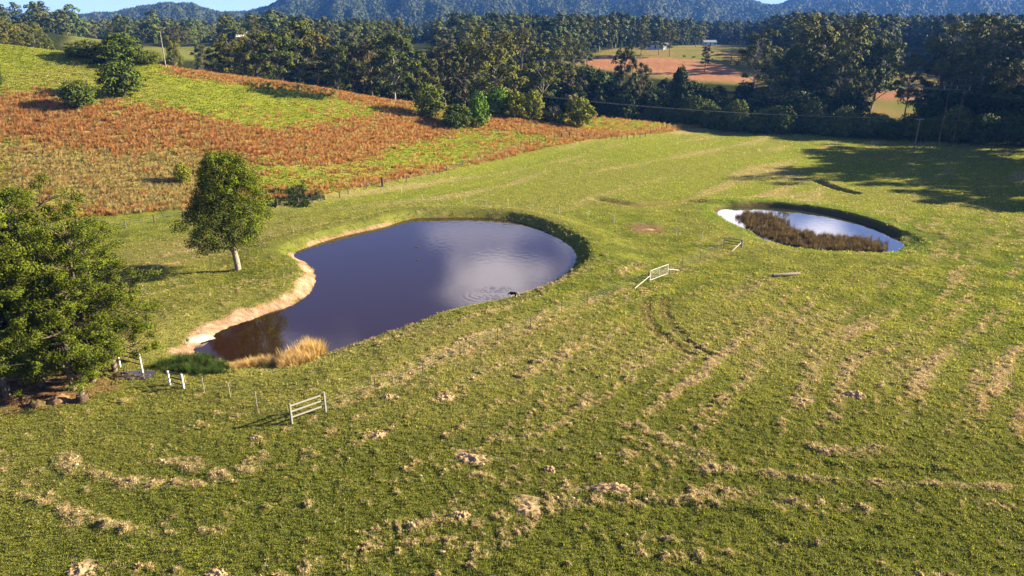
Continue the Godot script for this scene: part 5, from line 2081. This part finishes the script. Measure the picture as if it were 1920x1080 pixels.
func build_animals() -> void:
	# a black and white dog drinking at the water's edge; +x is towards its tail
	var v := Vector3.ZERO
	var bones := [
		[Vector3(-0.20, 0.40, 0), 0.135, Vector3(0.22, 0.41, 0), 0.115], [Vector3(-0.28, 0.40, 0), 0.12, Vector3(-0.16, 0.37, 0), 0.14],
		[Vector3(-0.30, 0.44, 0), 0.085, Vector3(-0.47, 0.31, 0), 0.07], [Vector3(-0.47, 0.31, 0), 0.085, Vector3(-0.55, 0.25, 0), 0.07], [Vector3(-0.57, 0.23, 0), 0.05, Vector3(-0.68, 0.15, 0), 0.032],
		[Vector3(-0.46, 0.37, 0.06), 0.03, Vector3(-0.43, 0.41, 0.085), 0.012], [Vector3(-0.46, 0.37, -0.06), 0.03, Vector3(-0.43, 0.41, -0.085), 0.012],
		[Vector3(0.26, 0.42, 0), 0.05, Vector3(0.42, 0.30, 0.02), 0.04], [Vector3(0.42, 0.30, 0.02), 0.045, Vector3(0.56, 0.26, 0.04), 0.03]]
	for side in [-0.075, 0.075]:
		bones.append([Vector3(-0.24, 0.34, side), 0.06, Vector3(-0.22, 0.20, side), 0.034])
		bones.append([Vector3(-0.22, 0.20, side), 0.034, Vector3(-0.25, 0.03, side), 0.026])
		bones.append([Vector3(-0.25, 0.025, side), 0.028, Vector3(-0.29, 0.02, side), 0.024])
		bones.append([Vector3(0.20, 0.38, side), 0.085, Vector3(0.17, 0.22, side), 0.05])
		bones.append([Vector3(0.17, 0.22, side), 0.045, Vector3(0.29, 0.14, side), 0.03])
		bones.append([Vector3(0.29, 0.14, side), 0.03, Vector3(0.26, 0.03, side), 0.024])
		bones.append([Vector3(0.26, 0.025, side), 0.028, Vector3(0.22, 0.02, side), 0.024])
	var p := spot(963, 557)
	var dog := thing("dog", "black and white dog drinking at the edge of the big pond", "dog", Vector3(p.x, maxf(height(p.x, -p.z), POND_LEVEL - 0.02), p.z), -0.22)
	dog.scale = Vector3.ONE * 1.15
	part("body", skin(bones, 0.025, 0.03, dog_coat), M.coat, dog)
	for side in [-0.05, 0.05]:
		var e := SphereMesh.new()
		e.radius = 0.012
		e.height = 0.024
		part("eye", e, M.glass, dog, Vector3(-0.555, 0.285, side))
	# two small dark water birds
	for q in [[782, 463, "small dark duck on the open water, the farther of two"], [783, 487, "small dark duck on the open water, the nearer of two"]]:
		var w := level(q[0], q[1], POND_LEVEL)
		var bird := [[Vector3(-0.11, 0.05, 0), 0.07, Vector3(0.13, 0.07, 0), 0.045], [Vector3(-0.14, 0.09, 0), 0.03, Vector3(-0.17, 0.20, 0), 0.025], [Vector3(-0.17, 0.21, 0), 0.035, Vector3(-0.19, 0.21, 0), 0.032], [Vector3(-0.21, 0.205, 0), 0.016, Vector3(-0.26, 0.195, 0), 0.01], [Vector3(0.15, 0.09, 0), 0.03, Vector3(0.22, 0.12, 0), 0.012]]
		var o := part("duck", skin(bird, 0.018, 0.02, func(_p: Vector3) -> Color: return Color(0.05, 0.042, 0.036)), M.coat, self, Vector3(w.x, POND_LEVEL - 0.01, -w.y))
		o.name = numbered("duck")
		o.rotation.y = 0.6
		tag(o, q[2], "duck", "ducks on the big pond")
	# cattle in the far field
	var cow := [[Vector3(-0.6, 1.0, 0), 0.34, Vector3(0.65, 1.02, 0), 0.33], [Vector3(-0.75, 1.1, 0), 0.22, Vector3(-1.15, 1.15, 0), 0.16], [Vector3(-1.15, 1.18, 0), 0.15, Vector3(-1.45, 1.0, 0), 0.10], [Vector3(0.95, 1.2, 0), 0.04, Vector3(1.02, 0.6, 0), 0.03],
		[Vector3(-1.12, 1.28, 0.12), 0.04, Vector3(-1.10, 1.30, 0.26), 0.03], [Vector3(-1.12, 1.28, -0.12), 0.04, Vector3(-1.10, 1.30, -0.26), 0.03]]
	for side in [-0.2, 0.2]:
		cow.append([Vector3(-0.6, 0.85, side), 0.13, Vector3(-0.58, 0.42, side), 0.075])
		cow.append([Vector3(-0.58, 0.42, side), 0.07, Vector3(-0.6, 0.06, side), 0.055])
		cow.append([Vector3(0.65, 0.9, side), 0.18, Vector3(0.6, 0.5, side), 0.09])
		cow.append([Vector3(0.6, 0.5, side), 0.08, Vector3(0.74, 0.36, side), 0.06])
		cow.append([Vector3(0.74, 0.36, side), 0.06, Vector3(0.7, 0.05, side), 0.05])
	var cm := skin(cow, 0.1, 0.08, func(_p: Vector3) -> Color: return Color(0.02, 0.017, 0.015))
	for q in [[1283, 108, 0.2, "dark cow grazing left of the small upright tree in the far field"], [1300, 110, 2.9, "dark cow between the grazing one and the small upright tree in the far field"], [1324, 111, 0.5, "dark cow in the shade of the small upright tree in the far field"]]:
		var at := spot(q[0], q[1])
		var o := part("cow", cm, M.coat, self, at)
		o.name = numbered("cow")
		o.rotation.y = q[2]
		tag(o, q[3], "cow", "cattle in the far field")


# ---------------------------------------------------------------- hay heaps, log, stones
func heap_mesh(seed_: int, lumps: int) -> ArrayMesh:
	# a loose heap of raked hay: lumpy mound bristling with stalks, one metre across
	var r := RandomNumberGenerator.new()
	r.seed = seed_
	var n := FastNoiseLite.new()
	n.seed = seed_
	n.frequency = 1.7
	n.fractal_octaves = 3
	var s := Soup.new()
	var g := 26
	for j in g + 1:
		for i in g + 1:
			var x := (i / float(g) - 0.5) * 1.3
			var z := (j / float(g) - 0.5) * 1.3
			var q := sqrt(x * x + z * z) + n.get_noise_2d(x * lumps, z * lumps) * 0.16
			var y := 0.42 * smoothstep(0.56, 0.05, q) * (0.75 + n.get_noise_2d(x * 3.0 + 9.0, z * 3.0)) + 0.08 * n.get_noise_2d(x * 7.0, z * 7.0) * smoothstep(0.6, 0.3, q) - 0.05
			s.v.append(Vector3(x, y, z))
			var f := 0.8 + 0.5 * n.get_noise_2d(x * 9.0, z * 9.0)
			s.c.append(Color(0.34 * f, 0.25 * f, 0.155 * f))
			s.n.append(Vector3.UP)
	for j in g:
		for i in g:
			var k := j * (g + 1) + i
			s.i.append_array([k, k + 1, k + g + 1, k + 1, k + g + 2, k + g + 1])
	for j in range(1, g):
		for i in range(1, g):
			var k := j * (g + 1) + i
			s.n[k] = (s.v[k + g + 1] - s.v[k - g - 1]).cross(s.v[k + 1] - s.v[k - 1]).normalized()
	for k in 420:
		var i := r.randi_range(3, g - 3)
		var j := r.randi_range(3, g - 3)
		var p := s.v[j * (g + 1) + i]
		if p.y < -0.02:
			continue
		p += Vector3(r.randf_range(-0.03, 0.03), 0.0, r.randf_range(-0.03, 0.03))
		var u := (rand_dir(r) + Vector3(0, 0.5, 0)).normalized()
		var side := u.cross(rand_dir(r)).normalized() * 0.007
		var f := r.randf_range(0.7, 1.4)
		s.tri(p - side, p + side, p + u * r.randf_range(0.05, 0.16), side.cross(u).normalized(), Color(0.40 * f, 0.30 * f, 0.185 * f))
	return s.mesh()


func build_small_things() -> void:
	var heaps := [heap_mesh(601, 3), heap_mesh(602, 4), heap_mesh(603, 2)]
	# column, foot, width and depth in metres, height, kind
	for q in [
		[1142, 916, 3.2, 1.0, 0.9, 0, "long low ridge of dry hay in the bottom middle of the paddock"],
		[885, 862, 2.8, 1.6, 0.8, 1, "broad flattened heap of pinkish hay left of the middle foreground"],
		[990, 955, 2.2, 2.0, 0.5, 2, "thin scattered patch of hay in the bottom foreground between two heaps"],
		[867, 968, 1.1, 1.2, 0.6, 1, "small round hay heap below the broad flattened heap"],
		[1030, 882, 1.0, 0.9, 0.8, 0, "small dark-sided hay heap right of the broad flattened heap"],
		[708, 818, 1.4, 1.2, 0.7, 2, "hay heap right of and below the grey railed panel"],
		[834, 748, 2.0, 1.0, 0.8, 1, "low hay heap near the middle of the long wire fence"],
		[1601, 742, 2.2, 1.2, 1.1, 0, "hay mound standing out of the green grass on the right"],
		[1545, 848, 1.3, 0.9, 0.7, 2, "small hay lump on the right below the mound in the green grass"],
		[405, 1080, 1.5, 1.2, 0.8, 0, "hay heap cut by the bottom edge of the picture"],
		[150, 1072, 1.8, 1.4, 0.7, 1, "hay heap in the bottom left corner"],
		[1212, 431, 3.2, 1.8, 0.5, 2, "flat heap of brown hay inside the thin white post fence"],
		[480, 822, 1.2, 0.9, 0.6, 0, "small hay heap left of the shadow of the grey railed panel"],
		[728, 744, 1.0, 0.8, 0.6, 1, "small tan hay heap just below the long wire fence"],
		[1640, 838, 1.8, 0.8, 0.6, 2, "narrow strip of hay on the right, beyond the small hay lump"],
		[1506, 752, 1.7, 1.4, 0.5, 1, "loose patch of hay left of the mound in the green grass"],
	]:
		var p := spot(q[0], q[1])
		var o := part("hay_heap", heaps[q[5]], M.hay, self, p + Vector3(0, -0.02, 0))
		o.name = numbered("hay_heap")
		o.scale = Vector3(q[2], q[4], q[3])
		o.rotation.y = 0.15 * ((int(q[0]) % 5) - 2)
		tag(o, q[6], "hay heap", "heaps of cut hay")
	# the log
	var a := spot(1449, 519)
	var b := spot(1499, 515)
	var log := thing("log", "weathered grey log lying on the grass below the small dam", "log", a)
	var s := Soup.new()
	var r := RandomNumberGenerator.new()
	r.seed = 611
	limb(s, r, Vector3(0, 0.18, 0), b - a + Vector3(0, 0.17, 0), 0.23, 0.18, 0.02, Color(0.42, 0.37, 0.32), 10, 7)
	part("bark", s.mesh(), M.bark, log)
	s = Soup.new()
	s.tube([Vector3(-0.012, 0.18, 0), Vector3(0.01, 0.18, 0)], [0.17, 0.17], 10, Color(0.10, 0.085, 0.07))
	part("hollow_end", s.mesh(), M.bark, log)
	# stump and root plate by the near trees
	var st := spot(153, 752)
	var stump := thing("stump", "old dark tree stump with a pale torn side at the edge of the bare earth", "stump", st)
	s = Soup.new()
	limb(s, r, Vector3(0, -0.3, 0), Vector3(0.1, 0.55, 0), 0.5, 0.38, 0.0, Color(0.14, 0.10, 0.075), 11, 5)
	limb(s, r, Vector3(0.05, 0.4, 0), Vector3(0.38, 1.15, 0), 0.26, 0.1, 0.0, Color(0.34, 0.29, 0.24), 8, 4)
	limb(s, r, Vector3(-0.2, 0.1, 0.1), Vector3(-1.1, 0.0, 0.4), 0.2, 0.09, 0.05, Color(0.12, 0.09, 0.07), 7, 4)
	part("wood", s.mesh(), M.bark, stump)
	for q in [[112, 752, 1.2, "bare orange clay mound between the stump and the near trees"], [70, 760, 1.0, "dark clay mound overgrown with scrub at the edge of the near grove"]]:
		var o := part("clay_mound", clay_mesh(int(q[0])), M.hay, self, spot(q[0], q[1]) + Vector3(0, -0.1, 0))
		o.name = numbered("clay_mound")
		o.scale = Vector3(q[2], q[2] * 0.85, q[2] * 0.8)
		tag(o, q[3], "mound")
	# the pale slab at the tip of the big pond
	var p := level(374, 640, POND_LEVEL)
	var slab := part("clay_bank", slab_mesh(), M.pale, self, Vector3(p.x - 0.3, POND_LEVEL + 0.16, -p.y))
	slab.name = numbered("clay_bank")
	slab.rotation.y = 0.75
	slab.scale = Vector3(0.72, 0.7, 0.62)
	tag(slab, "bright white slab of bare clay at the left tip of the big pond", "clay bank")
	# white sheet lying on the crest
	var w := spot(329, 128)
	s = Soup.new()
	s.box(Vector3(-1.3, 0.05, -0.5), Vector3(1.3, 0.35, 0.5))
	var sheet := part("trough", s.mesh(), M.white, self, w)
	sheet.name = numbered("trough")
	tag(sheet, "small white trough lying on the crest right of the utility pole", "trough")
	# fallen sticks below the grove
	for q in [[262, 545, 30, "pale fallen branch on the grass left of the lone tree"], [40, 735, 34, "crooked pale stick on the bare earth under the near grove"]]:
		var at := spot(q[0], q[1])
		s = Soup.new()
		limb(s, r, Vector3(-0.9, 0.06, 0), Vector3(0.9, 0.1, 0.25), 0.05, 0.02, 0.08, Color(0.50, 0.44, 0.38), 6, 5)
		limb(s, r, Vector3(0.1, 0.1, 0.1), Vector3(0.6, 0.35, -0.4), 0.03, 0.012, 0.0, Color(0.50, 0.44, 0.38), 5, 3)
		var o := part("fallen_branch", s.mesh(), M.bark, self, at)
		o.name = numbered("fallen_branch")
		tag(o, q[3], "branch")


func clay_mesh(seed_: int) -> ArrayMesh:
	var n := FastNoiseLite.new()
	n.seed = seed_
	n.frequency = 1.1
	n.fractal_octaves = 4
	var s := Soup.new()
	var g := 24
	for j in g + 1:
		for i in g + 1:
			var x := (i / float(g) - 0.5) * 2.2
			var z := (j / float(g) - 0.5) * 2.2
			var q := sqrt(x * x + z * z) + n.get_noise_2d(x, z) * 0.3
			s.v.append(Vector3(x, 0.7 * smoothstep(1.0, 0.1, q) + 0.12 * n.get_noise_2d(x * 3.0, z * 3.0) * smoothstep(1.0, 0.6, q) - 0.06, z))
			var f := 0.85 + 0.5 * n.get_noise_2d(x * 4.0, z * 4.0)
			s.c.append(Color(0.20 * f, 0.125 * f, 0.07 * f) if seed_ > 100 else Color(0.09 * f, 0.07 * f, 0.035 * f))
			s.n.append(Vector3.UP)
	for j in g:
		for i in g:
			var k := j * (g + 1) + i
			s.i.append_array([k, k + 1, k + g + 1, k + 1, k + g + 2, k + g + 1])
	for j in range(1, g):
		for i in range(1, g):
			var k := j * (g + 1) + i
			s.n[k] = (s.v[k + g + 1] - s.v[k - g - 1]).cross(s.v[k + 1] - s.v[k - 1]).normalized()
	return s.mesh()


func slab_mesh() -> ArrayMesh:
	# a tongue of clay, steep towards the water, worn smooth on top
	var n := FastNoiseLite.new()
	n.seed = 9
	n.frequency = 0.8
	var s := Soup.new()
	var g := 22
	for j in g + 1:
		for i in g + 1:
			var x := (i / float(g) - 0.5) * 4.4
			var z := (j / float(g) - 0.5) * 2.6
			var q := sqrt(x * x / 3.6 + z * z / 1.1) + n.get_noise_2d(x, z) * 0.25
			s.v.append(Vector3(x, 0.62 * smoothstep(1.05, 0.55, q) + 0.05 * n.get_noise_2d(x * 3.0, z * 3.0) - 0.12 + 0.05 * x * 0.3, z))
			s.c.append(Color.WHITE)
			s.n.append(Vector3.UP)
	for j in g:
		for i in g:
			var k := j * (g + 1) + i
			s.i.append_array([k, k + 1, k + g + 1, k + 1, k + g + 2, k + g + 1])
	for j in range(1, g):
		for i in range(1, g):
			var k := j * (g + 1) + i
			s.n[k] = (s.v[k + g + 1] - s.v[k - g - 1]).cross(s.v[k + 1] - s.v[k - 1]).normalized()
	return s.mesh()
